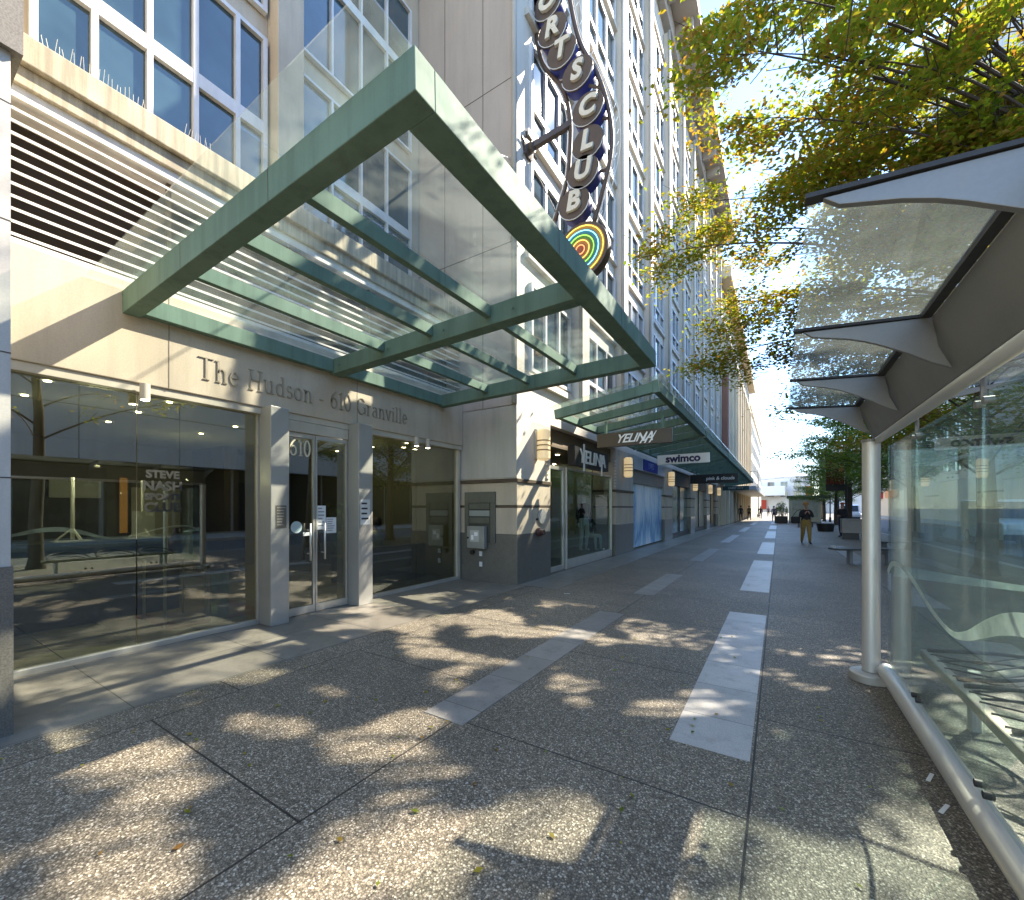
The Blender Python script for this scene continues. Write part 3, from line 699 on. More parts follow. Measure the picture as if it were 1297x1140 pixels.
MB().tube([Vector((XF, 7.75, on_y(672, 232, 7.75).z + .45)), on_y(706, 272, YB + .05)], .012, 6).build('stay', DISC, r)
q = on_y(737, 319, YB)
d = MB().lathe([(.56, -.05), (.56, .16)], q, 36, 'y').build('target_disc', DISC, r, smooth='auto', bevel=.01)
cols_ = [(.45, .24, .03), (.03, .20, .27), (.10, .22, .03), (.42, .20, .04), (.30, .08, .03)]
for i, c_ in enumerate(cols_):
    ro = .50 - i * .095
    MB().lathe([(ro, 0), (ro, .004)], q + Vector((0, -.058 - i * .005, 0)), 36, 'y').build('colour_ring', flat('sign ring %d' % i, c_), d)
    tc = [(.9, .6, .1), (.3, .75, .9), (.3, .7, .1), (.9, .5, .1), (.9, .3, .1)][i]
    mb = MB(); mb.tube([q + Vector(((ro - .03) * math.cos(R(k * 15)), -.068 - i * .005, (ro - .03) * math.sin(R(k * 15)))) for k in range(25)], .009, 5, cap=False); mb.build('neon_ring', emis('neon ring %d' % i, tc, .5), d)

# ------------------------------------------------------------------ wall lamps, cabinet, inlet
SHADE = emis('warm lamp shade', (.80, .60, .33), .12)
wl = ['on the corner pier beside the cash cabinet', 'between the clothes shop window and the blue poster', 'on the pier just past the blue poster', 'on the pier past the green glass shop front', 'on the pier past the first cream shop front', 'on the farthest pier']
for i, y in enumerate([7.98] + [(a + bb) / 2 - .25 for a, bb in PIERS]):
    r = thing('wall_lamp', 'cream cylinder wall lamp with brown rings ' + wl[i], 'lamp', (XF + .02, y, 2.55), 'wall lamps on the shop piers')
    MB().lathe([(.10, 2.56), (.14, 2.60), (.14, 3.18), (.10, 3.22)], (XF + .19, y, 0), 16).build('lamp_shade', SHADE, r, smooth='auto')
    mb = MB()
    for z in (2.76, 2.86, 2.96): mb.lathe([(.147, z), (.147, z + .022)], (XF + .19, y, 0), 16)
    mb.build('ring', flat('lamp ring brown', (.20, .10, .03)) if i == 0 else MATS['lamp ring brown'], r)
    MB().box(XF + .003, XF + .06, y - .08, y + .08, 2.6, 3.2).build('back_plate', ALUM, r)
PG = surf('grey green metal panel', (.155, .155, .125), (.12, .12, .10), .5, .3, scale=4, streak=.2)
r = thing('cash_cabinet', 'grey metal cash deposit panel with a boxed cabinet set in the cream pier', 'cabinet', (-5.3, 7.18, .85))
ax, bx = -5.72, -4.93
mb = MB(); mb.box(ax, bx, 7.14, 7.18, 1.65, 1.88); mb.box(ax, ax + .11, 7.14, 7.18, .72, 1.649); mb.box(bx - .11, bx, 7.14, 7.18, .82, 1.649); mb.build('surround', PG, r, bevel=.005)
MB().box(ax + .111, bx - .111, 7.155, 7.18, .82, 1.649).build('back_panel', flat('dark olive panel', (.07, .072, .058)), r)
for i, z in enumerate((1.22, 1.37, 1.52)):
    MB().box(ax + .13, bx - .13, 7.135, 7.153, z, z + .12).build('shelf_plate', flat('pale plate', (.30, .32, .29)) if i == 1 else PG, r, bevel=.004)
c_ = MB().box(-5.56, -5.12, 7.02, 7.134, .70, 1.16).build('cabinet_box', surf('pale grey cabinet', (.33, .33, .29), (.27, .27, .24), .5, .2, scale=5), r, bevel=.012)
mb = MB(); mb.box(-5.47, -5.24, 7.014, 7.0195, .84, 1.08); mb.build('notice', flat('notice sheet', (.5, .5, .46)), c_)
mb = MB(); mb.box(-5.44, -5.38, 7.01, 7.0135, .88, .98); mb.box(-5.36, -5.27, 7.01, 7.0135, .96, 1.04); mb.build('notice_print', WHITE, c_)
MB().lathe([(.02, 0), (.02, .02)], (-5.53, 7.0, .92), 10, 'y').build('lock', BLACK, c_)
for x, z in ((-5.31, .58), (-5.31, .36)): MB().box(x - .035, x + .035, 7.165, 7.184, z - .05, z + .05).build('label_plate', PAPER, r)
MB().lathe([(.05, 0), (.05, .05)], (-5.52, 7.13, .60), 14, 'y').build('round_socket', BLACK, r)
r = thing('fire_inlet', 'dark red fire hose inlet under a round grey plate on the corner pier', 'hose inlet', (XF, 8.05, 1.0))
MB().lathe([(.17, .016), (.17, .035)], (XF, 8.22, 1.36), 24, 'x').build('round_plate', STEEL, r, smooth='auto')
MB().lathe([(.025, .016), (.025, .05)], (XF, 7.98, 1.30), 12, 'x').build('bolt', BLACK, r)
mb = MB(); mb.lathe([(.09, .016), (.09, .10), (.06, .12), (.06, .18)], (XF, 8.02, 1.02), 16, 'x'); mb.build('inlet', flat('dark red metal', (.07, .03, .025), .5), r, smooth='auto')

# ------------------------------------------------------------------ bus shelter
r = thing('bus_shelter', 'grey glass bus shelter with tapered roof brackets and a white wave band', 'bus shelter', (.7, 4.92, 0))
SX, SY0, SY1 = .70, 1.55, 4.92
for y in (SY1, SY0 - .1):
    pp = MB().tube([(SX, y, .09), (SX, y, 2.14)], .066, 24)  .build('post', STEEL, r, smooth='auto')
    MB().lathe([(.15, .0), (.15, .07), (.12, .085)], (SX - .01, y, 0), 24).build('foot', surf('cast metal foot', (.45, .44, .40), (.36, .35, .32), .5, .5), pp, smooth='auto', bevel=.006)
    MB().lathe([(.074, 2.135), (.074, 2.16)], (SX, y, 0), 24).build('collar', SHELT, pp, smooth='auto')
BR = [1.62, 2.80, 3.86, 4.92]
secL = [(-.10, .33), (-.085, .345), (.05, .012), (.05, 0), (.02, 0)]
def secf(y): return lambda u, v, w_: Vector((SX + u, w_, 2.15 + v))
mb = MB(); mb.prism([(-.082, .312), (-.07, .322), (.045, .07), (.045, .025), (.02, .025)], secf(0), SY0 - .2, SY1 + .06); mb.build('roof_beam', SHELT, r, bevel=.004)
mb = MB(); mb.prism([(.085, .345), (.10, .33), (.0455, .0), (.046, .05)], lambda u, v, w_: Vector((SX + .05 + u, w_, 2.15 + v)), SY0 - .2, SY1 + .06); mb.build('roof_beam', SHELT, r, bevel=.004)
MB().tube([(SX + .045, SY0 - .2, 2.15), (SX + .045, SY1 + .05, 2.15)], .032, 12).build('beam_tube', STEEL, r, smooth=True)
MB().tube([(SX + .115, SY0 - .2, .125), (SX + .09, SY1 - .05, .125)], .062, 20).build('foot_rail', STEEL, r, smooth='auto')
Z0 = 2.15
for i, y in enumerate(BR):
    prof = [(-.585, .352), (-.545, .318), (-.49, .303), (-.404, .280), (-.33, .252), (-.271, .222), (-.166, .160), (-.087, .104), (-.010, .062), (-.055, .17), (-.078, .315)]
    mb = MB(); mb.prism(prof, lambda u, v, w_: Vector((SX + u, w_, Z0 + v)), y - .012, y + .012); mb.build('bracket', SHELT, r, bevel=.002)
    mb = MB(); mb.prism([(-.63, .362), (-.067, .316), (-.067, .330), (-.63, .376)], lambda u, v, w_: Vector((SX + u, w_, Z0 + v)), y - .022, y + .022); mb.build('bracket_flange', SHELTD, r)
    mb = MB(); mb.prism([(.17, .33), (.11, .08), (.22, .20), (.42, .285), (.8, .37), (1.3, .43), (1.52, .455), (1.52, .465)], lambda u, v, w_: Vector((SX + u, w_, Z0 + v)), y - .012, y + .012); mb.build('rear_bracket', SHELT, r, bevel=.002)
for i in range(3):
    a, bq = BR[i] + .006, BR[i + 1] - .006
    mb = MB(); mb.prism([(-.622, .3765), (-.12, .3355), (-.12, .3435), (-.622, .3845)], lambda u, v, w_: Vector((SX + u, w_, Z0 + v)), a, bq); mb.build('roof_glass', GLR, r)
    mb = MB(); mb.prism([(.20, .350), (1.55, .470), (1.55, .478), (.20, .358)], lambda u, v, w_: Vector((SX + u, w_, Z0 + v)), a, bq); mb.build('roof_glass', GLR, r)
    mb = MB(); mb.prism([(-.118, .316), (-.083, .312), (-.083, .343), (-.118, .347)], lambda u, v, w_: Vector((SX + u, w_, Z0 + v)), a, bq); mb.build('gasket', SHELTD, r)
GY = [1.6, 2.83, 3.95, 4.84]
GX = SX + .10
for i in range(3):
    g = MB().box(GX, GX + .01, GY[i] + .003, GY[i + 1] - .003, .21, 2.08).build('wall_glass', GLS, r)
for y in GY[1:3]:
    for z in (.24, 2.04):
        for dy in (-.05, .05):
            MB().lathe([(.018, -.012), (.018, .024)], (GX, y + dy, z), 12, 'x').build('glass_clamp', SHELTD if z < 1 else SHELT, r, smooth='auto')
    MB().tube([(GX + .005, y, 2.05), (GX + .005, y, 2.2)], .012, 6).build('glass_hanger', SHELT, r)
WB = glass('etched white band', (.5, .58, .54), .05, .3, .85, (.80, .86, .82))
wave = [(4.83, .99, .05), (4.7, 1.07, .05), (4.5, 1.10, .035), (4.25, 1.085, .03), (3.95, 1.02, .035), (3.65, .93, .03), (3.4, .88, .025), (3.2, .865, .03), (3.0, .91, .05), (2.8, .99, .075), (2.6, 1.06, .09), (2.4, 1.10, .095), (2.2, 1.10, .09), (2.0, 1.07, .08), (1.8, 1.02, .06), (1.62, .98, .05)]
wp = smooth_path([Vector((a, bq, 0)) for a, bq, c_ in wave], 3); ww = []
for i in range(len(wp)):
    k = min(i / 3, len(wave) - 1.001); j = int(k); ww.append(wave[j][2] * (1 - k + j) + wave[j + 1][2] * (k - j))
mb = MB(); mb.ribbon([(q.x, q.y) for q in wp], ww, lambda u, v, w_: Vector((GX - .001 - w_, u, v)), 0, .002); mb.build('wave_band', WB, r)
# far side end glass with its straight white band
MB().box(SX + .15, SX + 1.15, SY1 - .02, SY1 - .01, .2, 2.05).build('end_glass', GLS, r)
mb = MB(); mb.ribbon([(SX + .15, 1.0), (SX + .5, .96), (SX + 1.12, .90)], [.10, .07, .035], lambda u, v, w_: Vector((u, SY1 - .022 - w_, v)), 0, .002); mb.build('wave_band', WB, r)
for y in (SY1 - .3, SY0): MB().tube([(SX + 1.45, y, 0), (SX + 1.45, y, 2.6)], .05, 14).build('post', STEEL, r, smooth='auto')
# bench in the shelter
r = thing('wire_bench', 'bench with three curved wire seats inside the glass bus shelter', 'bench', (1.1, 3.3, 0))
MB().box(.92, .98, 2.15, 4.45, .40, .46).build('front_rail', surf('pale wood rail', (.52, .46, .36), (.42, .37, .28), .5), r, bevel=.01)
for y in (2.4, 4.2): MB().tube([(1.15, y, 0), (1.15, y, .41)], .035, 10).build('leg', STEEL, r)
for k in range(3):
    y0, y1 = 2.25 + k * .75, 2.88 + k * .75
    mb = MB()
    loop = [Vector((.95 + .52 * abs(math.sin(a)) ** .8, (y0 + y1) / 2 + (y1 - y0) / 2 * math.cos(a), .47 + .09 * math.sin(a))) for a in [math.pi * q / 16 for q in range(17)]]
    mb.tube(loop, .014, 6); mb.tube([Vector((q.x * .85 + .15, q.y, q.z - .07)) for q in loop], .008, 6)
    for q in range(4):
        yy = y0 + (y1 - y0) * (q + .5) / 4; mb.tube([(.95, yy, .465), (1.2, yy, .44), (1.42, yy, .53)], .006, 5)
    mb.build('wire_seat', BLACK, r, smooth=True)
# ------------------------------------------------------------------ trees
def leaf_mat(name, stops, tr=.4):
    m = bpy.data.materials.new(name); m.use_nodes = True; t = m.node_tree; t.nodes.clear()
    out = t.nodes.new('ShaderNodeOutputMaterial'); g = t.nodes.new('ShaderNodeNewGeometry')
    n = noise(t, g.outputs['Position'], .55, 3)
    f = math_(t, 'ADD', math_(t, 'MULTIPLY', g.outputs['Random Per Island'], .55), math_(t, 'MULTIPLY', n, .55))
    c = ramp(t, stops, f)
    df = t.nodes.new('ShaderNodeBsdfPrincipled'); df.inputs['Roughness'].default_value = .45; t.links.new(c, df.inputs['Base Color'])
    tl = t.nodes.new('ShaderNodeBsdfTranslucent'); t.links.new(mixc(t, 1.0, c, (2.0, 2.05, .75), 'MULTIPLY'), tl.inputs[0])
    mx = t.nodes.new('ShaderNodeMixShader'); mx.inputs[0].default_value = tr
    t.links.new(df.outputs[0], mx.inputs[1]); t.links.new(tl.outputs[0], mx.inputs[2]); t.links.new(mx.outputs[0], out.inputs[0]); return m
LEAF = leaf_mat('spring leaf', [(.22, (.085, .13, .014)), (.47, (.16, .185, .022)), (.63, (.24, .215, .03)), (.76, (.25, .145, .035)), (.92, (.17, .075, .03))], .5)
LEAFG = leaf_mat('green leaf', [(.25, (.06, .115, .02)), (.5, (.11, .18, .03)), (.8, (.18, .22, .035))])
BARK = surf('grey brown bark', (.085, .065, .048), (.05, .038, .028), .9, scale=9, fine=.4, bmp=.6)
def bez(p0, p1, p2, n):
    return [p0 * (1 - u) ** 2 + p1 * 2 * u * (1 - u) + p2 * u * u for u in [i / n for i in range(n + 1)]]
def tree_mesh(seed, H, limbs, tw, lpt, rt, lsz, trunk_top=5.5, spread=.20, base=None, gap=.5):
    rs = random.Random(seed); tr = MB(); br = MB(); lv = []; lf = []
    tp = [Vector((0, 0, 0)), Vector((.02, .01, .25)), Vector((.05, .0, 1.2)), Vector((.02, .06, 2.6)), Vector((-.06, .04, 4.0)), Vector((.02, -.05, trunk_top)), Vector((.08, .0, H * .86))]
    tr.tube(tp, [rt * 1.5, rt * 1.12, rt, rt * .88, rt * .7, rt * .5, .02], 10)
    def trunk_at(z):
        for a, b_ in zip(tp, tp[1:]):
            if a.z <= z <= b_.z: return a.lerp(b_, (z - a.z) / (b_.z - a.z))
        return tp[-1]
    def open_(c):          # leaves left out in shafts along the sun, shaping the dapple on the paving
        if base is None: return False
        q = c + base; f = q.z / math.tan(R(EL)); gx, gy = q.x - SUN.x * f, q.y - SUN.y * f
        n1 = mnoise.noise(Vector((gx * 1.0 + 3.1, gy * 1.6, seed * .1))) + .55 * mnoise.noise(Vector((gx * 2.1, gy * 3.0, 9.0)))
        return n1 > gap
    def leaf(c, sz, nrm, az):
        if open_(c): return
        t1 = Vector((math.cos(az), math.sin(az), 0)); t1 = (t1 - nrm * t1.dot(nrm)).normalized(); t2 = nrm.cross(t1)
        k = len(lv); 
        lv.extend([c, c + t1 * sz * .5 + t2 * sz * .33 + nrm * sz * .1, c + t1 * sz * 1.1, c + t1 * sz * .5 - t2 * sz * .33 + nrm * sz * .1]); lf.append((k, k + 1, k + 2, k + 3))
    for (z0, tgt, dens) in limbs:
        a = trunk_at(z0); tgt = Vector(tgt); L = (tgt - a).length
        mid = a.lerp(tgt, .5) + Vector((rs.uniform(-.4, .4), rs.uniform(-.4, .4), L * .16 + .1))
        P = bez(a, mid, tgt, 9); r0 = .010 + .0045 * L
        br.tube(P, [max(.006, r0 * (1 - i / 9.6)) for i in range(10)], 6)
        side = (tgt - a).cross(Vector((0, 0, 1))); side = side.normalized() if side.length > .1 else Vector((1, 0, 0))
        n = int(tw * dens * L / 4) + 2
        for j in range(n):
            u = .18 + .82 * (j + rs.random()) / n
            i = min(int(u * 9), 8); p = P[i].lerp(P[i + 1], u * 9 - i); fw = (P[i + 1] - P[i]).normalized()
            sg = 1 if j % 2 else -1
            d = (fw * rs.uniform(.35, 1.0) + side * sg * rs.uniform(.35, 1.1) + Vector((0, 0, rs.uniform(-.35, .25)))).normalized()
            l = rs.uniform(.5, 1.25) * (1.15 - .5 * u) * (L / 4.5) ** .5
            e = p + d * l + Vector((0, 0, -.10 * l))
            if u > .97: e = p + fw * .4
            if open_(p.lerp(e, .6)) and rs.random() < .85: continue
            Q = bez(p, p.lerp(e, .5) + Vector((0, 0, .08 * l)), e, 4); br.tube(Q, [.010, .009, .007, .005, .003], 4, cap=False)
            m = int(lpt * l * rs.uniform(.7, 1.25))
            for q in range(m):
                uu = rs.random() ** .8; ii = min(int(uu * 4), 3); c = Q[ii].lerp(Q[ii + 1], uu * 4 - ii)
                c = c + Vector((rs.gauss(0, spread), rs.gauss(0, spread), rs.gauss(-.03, spread * .5)))
                nr = Vector((rs.gauss(0, .45), rs.gauss(0, .45), 1)).normalized()
                leaf(c, lsz * rs.uniform(.65, 1.25), nr, rs.uniform(0, 6.283))
    me = bpy.data.meshes.new('crown'); me.from_pydata([tuple(v) for v in lv], [], lf); me.update()
    return tr, br, me
def place_tree(root, tr, br, me, leafm):
    ORG[root.name] = Vector((0, 0, 0))
    tr.build('trunk', BARK, root, smooth='auto', local=True); br.build('branches', BARK, root, local=True, smooth='auto', fix=False)
    me.materials.append(leafm); o = bpy.data.objects.new('crown', me); col.objects.link(o); o.parent = root
def gen_limbs(seed, n, rad, z0, z1, dens=1.0):
    rs = random.Random(seed); out = []
    for k in range(n):
        u = k / (n - 1); z = z0 + (z1 - z0) * u
        az = k * 2.399 + rs.uniform(-.35, .35); rr = rad * (1 - .62 * u ** 1.5) * rs.uniform(.8, 1.12)
        out.append((max(2.2, z - .25 * rr - .4), (rr * math.cos(az), rr * math.sin(az), z + rs.uniform(-.3, .5)), dens))
    return out
# the near street tree, its trunk just right of the view, one side reaching over the pavement
TA = Vector((3.9, 9.8, 0))
limbs = []
def toward(px, py, Y, z0, d=1.0): q = on_y(px, py, Y); limbs.append((z0, tuple(q - TA), d))
for a_ in ((820, 325, 9.4, 4.6, .9), (862, 262, 10.0, 4.8, .9), (858, 55, 7.0, 6.6, 1.0), (915, -10, 6.6, 6.8, .9), (925, 70, 6.8, 6.6, .9), (912, 170, 10.6, 5.6, .6), (945, 150, 7.6, 6.0, 1.1),
           (905, 300, 11.0, 4.5, 1.1), (970, 90, 7.4, 6.4, 1.2), (965, 215, 9.8, 5.4, 1.2), (1010, 40, 9.0, 6.6, 1.5), (1060, 110, 9.2, 6.0, 1.6), (1100, 30, 9.0, 6.6, 1.8),
           (1080, 210, 10.0, 5.0, 1.6), (1150, 150, 9.2, 5.6, 1.8), (1200, 60, 9.0, 6.2, 1.8), (1160, 235, 10.0, 4.6, 1.5), (1250, 140, 9.0, 5.4, 1.7), (1290, 30, 9.0, 6.4, 1.7),
           (1000, -60, 9.6, 7.0, 1.3), (1120, -60, 9.4, 7.0, 1.5), (985, 300, 11.6, 4.3, 1.1), (885, 465, 11.6, 3.9, 1.0), (935, 390, 12.2, 4.2, 1.1), (1000, 400, 12.8, 4.2, 1.0), (955, 480, 12.6, 3.9, 1.0),
           (1230, -80, 9.2, 7.2, 1.3), (1050, 0, 10.5, 6.8, 1.5), (1130, 90, 10.6, 6.0, 1.5), (1220, 200, 10.4, 5.0, 1.5), (1270, 90, 12.0, 6.0, 1.9), (1180, 130, 12.4, 5.4, 1.9), (1290, 180, 11.6, 4.8, 1.9), (1240, 20, 12.0, 6.8, 1.9), (1120, 180, 12.0, 5.0, 1.6), (1010, 150, 10.4, 5.8, 1.3), (1040, 250, 11.4, 4.8, 1.2), (990, 520, 13.0, 3.6, .9), (910, 420, 11.4, 4.0, 1.0), (960, 330, 11.8, 4.4, 1.2), (930, 250, 11.0, 4.9, 1.0), (1000, 460, 12.4, 3.8, 1.0)): toward(*a_)
limbs += [l for l in gen_limbs(5, 10, 3.4, 4.8, 8.8, .5) if l[1][0] > -.5]
t1 = thing('street_tree', 'nearest street tree, bronze and yellow green leaves hanging above the bus shelter', 'tree', TA, 'street trees along the kerb')
place_tree(t1, *tree_mesh(3, 9.5, limbs, 19, 240, .14, .090, spread=.27, base=TA, gap=.07), LEAF)
t0 = thing('street_tree', 'street tree out in front of the lobby, mirrored in the lobby glass', 'tree', (4.1, 2.6, 0), 'street trees along the kerb')
place_tree(t0, *tree_mesh(21, 8.5, gen_limbs(7, 13, 3.6, 4.2, 8.0, .7) + [(5.0, (-4.3, 2.0, 6.6), 1.3), (5.2, (-4.4, 3.4, 6.8), 1.4), (5.4, (-3.8, 2.8, 7.2), 1.2), (5.4, (-4.2, .9, 6.6), 1.3)], 11, 84, .13, .085, base=Vector((4.1, 2.6, 0)), gap=-.02), LEAF)  # the listed extra limbs are added to cast shade on the canopy front
A = tree_mesh(8, 9.0, gen_limbs(2, 28, 3.9, 3.3, 8.6), 13, 110, .17, .115, spread=.24)
t2 = thing('street_tree', 'second street tree from the camera, its dark trunk seen through the shelter glass', 'tree', (4.0, 14.0, 0), 'street trees along the kerb')
place_tree(t2, *A, LEAF)
labs = [((4.1, 20.6, 0), 1.0, 'third street tree, seen through the shelter glass beside the post', 1.0),
        ((4.1, 30.0, 0), 4.2, 'street tree with a thick dark trunk close behind the shelter post', 1.05), ((4.2, 38, 0), 5.1, 'street tree behind the red banner pole', .95),
        ((4.3, 47, 0), 2.9, 'far street tree beside the low kiosk', .8), ((4.4, 60, 0), .3, 'farthest street tree down the kerb', .8)]
for (l, rz, lab, s_) in labs:
    c = copy_tree(t2); c.location = l; c.rotation_euler = (0, 0, rz); c.scale = (s_, s_, s_); c['label'] = lab
    if l[1] > 18:
        for ch in c.children:
            if ch.name.startswith('crown'):
                ch.data = ch.data.copy() if l[1] < 21 else ch.data
                if l[1] < 21: ch.data.materials.clear(); ch.data.materials.append(LEAFG); FARCROWN = ch.data
                else: ch.data = FARCROWN

# ------------------------------------------------------------------ people (one skinned surface each)
SKIN = flat('skin', (.42, .24, .16), .5); SHOE = flat('dark shoe', (.03, .025, .02), .6)
def cloth(name, c): return MATS.get(name) or surf(name, c, tuple(x * .8 for x in c), .85, scale=12)
def person(label, loc, rz, height, jacket, legs, pose='walk', hair=None, hat=None, sit=False, skin=SKIN, sleeve=None, phase=1, cat='person', name='person', shoe=SHOE, bulk=1.0, arms='swing'):
    k = height / 1.75
    V = []; E = []; RAD = []; TAGS = []
    def v(p, r, par=None, tg='j'):
        V.append(Vector(p) * k); bk = k * (bulk if tg in 'jl' else 1); RAD.append((r[0] * bk, r[1] * bk) if isinstance(r, tuple) else (r * bk, r * bk)); TAGS.append(tg)
        if par is not None: E.append((par, len(V) - 1))
        return len(V) - 1
    z0 = .50 if sit else .93
    pel = v((0, 0, z0), (.155, .115), None, 'l'); wa = v((0, .0, z0 + .17), (.135, .10), pel, 'j'); ch = v((0, .01, z0 + .36), (.165, .115), wa, 'j')
    nk0 = v((0, .01, z0 + .50), (.085, .075), ch, 'j'); nk = v((0, -.01, z0 + .57), .052, nk0, 's'); jaw = v((0, -.03, z0 + .635), (.062, .075), nk, 's'); hd = v((0, -.012, z0 + .715), (.078, .095), jaw, 's'); tp = v((0, -.005, z0 + .79), (.06, .072), hd, 's')
    for s in (-1, 1):
        sh = v((s * .175, .01, z0 + .45), .062, nk0, 'j')
        sw = s * phase * (.16 if pose == 'walk' else .02)
        if arms == 'up' : el = v((s * .24, -.08, z0 + .22), .046, sh, 'j'); wr = v((s * .10, -.26, z0 + .36), .034, el, 'a'); dr = Vector((-s * .5, -.4, .7)).normalized()
        elif arms == 'fold': el = v((s * .235, -.03, z0 + .19), .046, sh, 'j'); wr = v((s * .10, -.24, z0 + .17), .034, el, 'a'); dr = Vector((-s * .8, -.5, .1)).normalized()
        else: el = v((s * .235, sw * .5 + .02, z0 + .17), .046, sh, 'j'); wr = v((s * .25, sw * 1.5 - .05, z0 - .06), .034, el, 'a'); dr = Vector((0, sw * .8 - .1, -1)).normalized()
        pw = (V[wr] / k) + dr * .075; pm = v(pw, (.036, .022), wr, 's')
        sidev = Vector((0, 1, 0)) if arms == 'swing' else Vector((0, 0, 1))
        for q in range(4):
            off = sidev * (q - 1.5) * .019; ln = (.068, .078, .074, .06)[q]
            f1 = v(pw + off + dr * ln * .55, .0095, pm, 's'); v(pw + off * 1.05 + dr * ln + Vector((-s * .014, 0, 0)), .008, f1, 's')
        th = v((V[wr] / k) + dr * .045 + sidev * -.036, .012, wr, 's'); v((V[wr] / k) + dr * .085 + sidev * -.048, .009, th, 's')
        hp = v((s * .095, 0, z0 - .06), (.095, .10), pel, 'l')
        st = s * phase * (-.20 if pose == 'walk' else 0)
        if sit: kn = v((s * .11, -.42, z0 - .02), .068, hp, 'l'); an = v((s * .11, -.45, .09), .045, kn, 'l')
        else: kn = v((s * .10, st * .55 - .03, z0 - .45), .066, hp, 'l'); an = v((s * .10, st * 1.25 + .03, .09), .044, kn, 'l')
        a_ = V[an] / k; he = v((a_.x, a_.y + .03, .045), .040, an, 'f'); v((a_.x + s * .02, a_.y - .16, .034), (.042, .03), he, 'f')
    me = bpy.data.meshes.new('p'); me.from_pydata([tuple(q) for q in V], E, []); ob = bpy.data.objects.new('p', me); col.objects.link(ob)
    ob.modifiers.new('skin', 'SKIN'); sub = ob.modifiers.new('sub', 'SUBSURF'); sub.levels = 1; sub.render_levels = 1
    for i, sv in enumerate(me.skin_vertices[0].data): sv.radius = RAD[i]; sv.use_root = (i == 0)
    dg = bpy.context.evaluated_depsgraph_get(); dg.update()
    bm_ = bpy.data.meshes.new_from_object(ob.evaluated_get(dg)); bpy.data.objects.remove(ob)
    bm_.name = name; bm_.materials.clear()
    ms = {'j': jacket, 'l': legs, 's': skin, 'a': jacket if sleeve is None else sleeve, 'f': shoe}; keys = list(ms)
    for kk in keys: bm_.materials.append(ms[kk])
    segs = [(V[a], V[b_], TAGS[a], TAGS[b_]) for a, b_ in E]
    for pf in bm_.polygons:
        c = pf.center; best = None
        for a, b_, ta, tb in segs:
            d = b_ - a; u = max(0, min(1, (c - a).dot(d) / d.length_squared)); dd = (c - a - d * u).length
            if best is None or dd < best[0]: best = (dd, ta if u < .5 else tb)
        pf.material_index = keys.index(best[1]); pf.use_smooth = True
    o = bpy.data.objects.new(name, bm_); col.objects.link(o); tag(o, label, cat)
    hz = (z0 + .72) * k
    if hair:
        mb = MB(); mb.lathe([(.05 * k, -.10 * k), (.092 * k, -.05 * k), (.104 * k, .02 * k), (.085 * k, .09 * k), (.03 * k, .12 * k)], (0, .022 * k, hz), 14); h = mb.build('hair', hair, o, smooth=True, local=True)
    if hat:
        mb = MB(); mb.lathe([(.15 * k, .035 * k), (.155 * k, .045 * k), (.105 * k, .05 * k), (.105 * k, .11 * k), (.06 * k, .15 * k), (.0, .155 * k)], (0, 0, hz), 18); mb.build('hat', hat, o, smooth='auto', local=True)
    fm = MB()
    for s in (-1, 1): fm.lathe([(.0, -.012 * k), (.011 * k, 0), (.0, .012 * k)], (s * .032 * k, -.103 * k, hz + .005 * k), 8)
    fm.build('eyes', BLACK, o, local=True)
    fm = MB(); fm.hexa([(-.012 * k, -.10 * k, hz - .045 * k), (.012 * k, -.10 * k, hz - .045 * k), (.01 * k, -.09 * k, hz + .01 * k), (-.01 * k, -.09 * k, hz + .01 * k), (-.009 * k, -.128 * k, hz - .04 * k), (.009 * k, -.128 * k, hz - .04 * k), (.006 * k, -.104 * k, hz + .01 * k), (-.006 * k, -.104 * k, hz + .01 * k)]); fm.build('nose', skin, o, local=True)
    o.location = loc; o.rotation_euler = (0, 0, rz); return o
JD = cloth('dark jacket', (.02, .02, .024)); MUST = cloth('mustard trousers', (.30, .19, .05)); JEAN = cloth('dark blue jeans', (.02, .03, .06))
STRAW = cloth('orange straw hat', (.45, .20, .05)); CAPO = cloth('red orange cap', (.42, .10, .04)); BRNH = flat('brown hair', (.06, .035, .02), .7)
MAUVE = cloth('mauve coat', (.18, .12, .14)); KHAKI = cloth('khaki jacket', (.10, .10, .05)); SHIRTW = cloth('white shirt', (.72, .72, .68)); CHAR = cloth('charcoal coat', (.035, .035, .035))
person('person in a black jacket, mustard trousers and an orange hat walking toward the camera', (1.0, 22.4, 0), R(8), 1.74, JD, MUST, hat=STRAW, arms='up', bulk=1.28)
r = tag(MB().box(-.17, .17, -.07, .07, 0, .30).build('shoulder_bag', JD, bevel=.05), 'black shoulder bag at the side of the person in mustard trousers', 'bag'); r.location = (.62, 22.4, .86)
mb = MB(); mb.tube([(-.12, 0, .28), (.05, 0, .55), (.2, .0, .62)], .012, 5); mb.build('strap', JD, r, local=True)
person('person in a red cap, dark jacket and blue jeans standing near the kerb', (2.85, 28.2, 0), R(-40), 1.78, JD, JEAN, pose='stand', hat=CAPO, arms='fold', bulk=1.15)
person('person in a mauve top and dark trousers far off in the middle of the pavement', (-.45, 54, 0), R(5), 1.72, MAUVE, JEAN, hair=BRNH)
person('person in a khaki jacket with bare lower legs far down the pavement', (-3.1, 60, 0), R(170), 1.8, KHAKI, JD, hair=BRNH, phase=-1)
person('person all in black far off beside the shop wall', (-3.75, 56, 0), R(190), 1.8, CHAR, CHAR, hair=BRNH)
person('small distant person in black by the last shop fronts', (-2.2, 70, 0), R(180), 1.75, CHAR, JEAN, hair=BRNH)
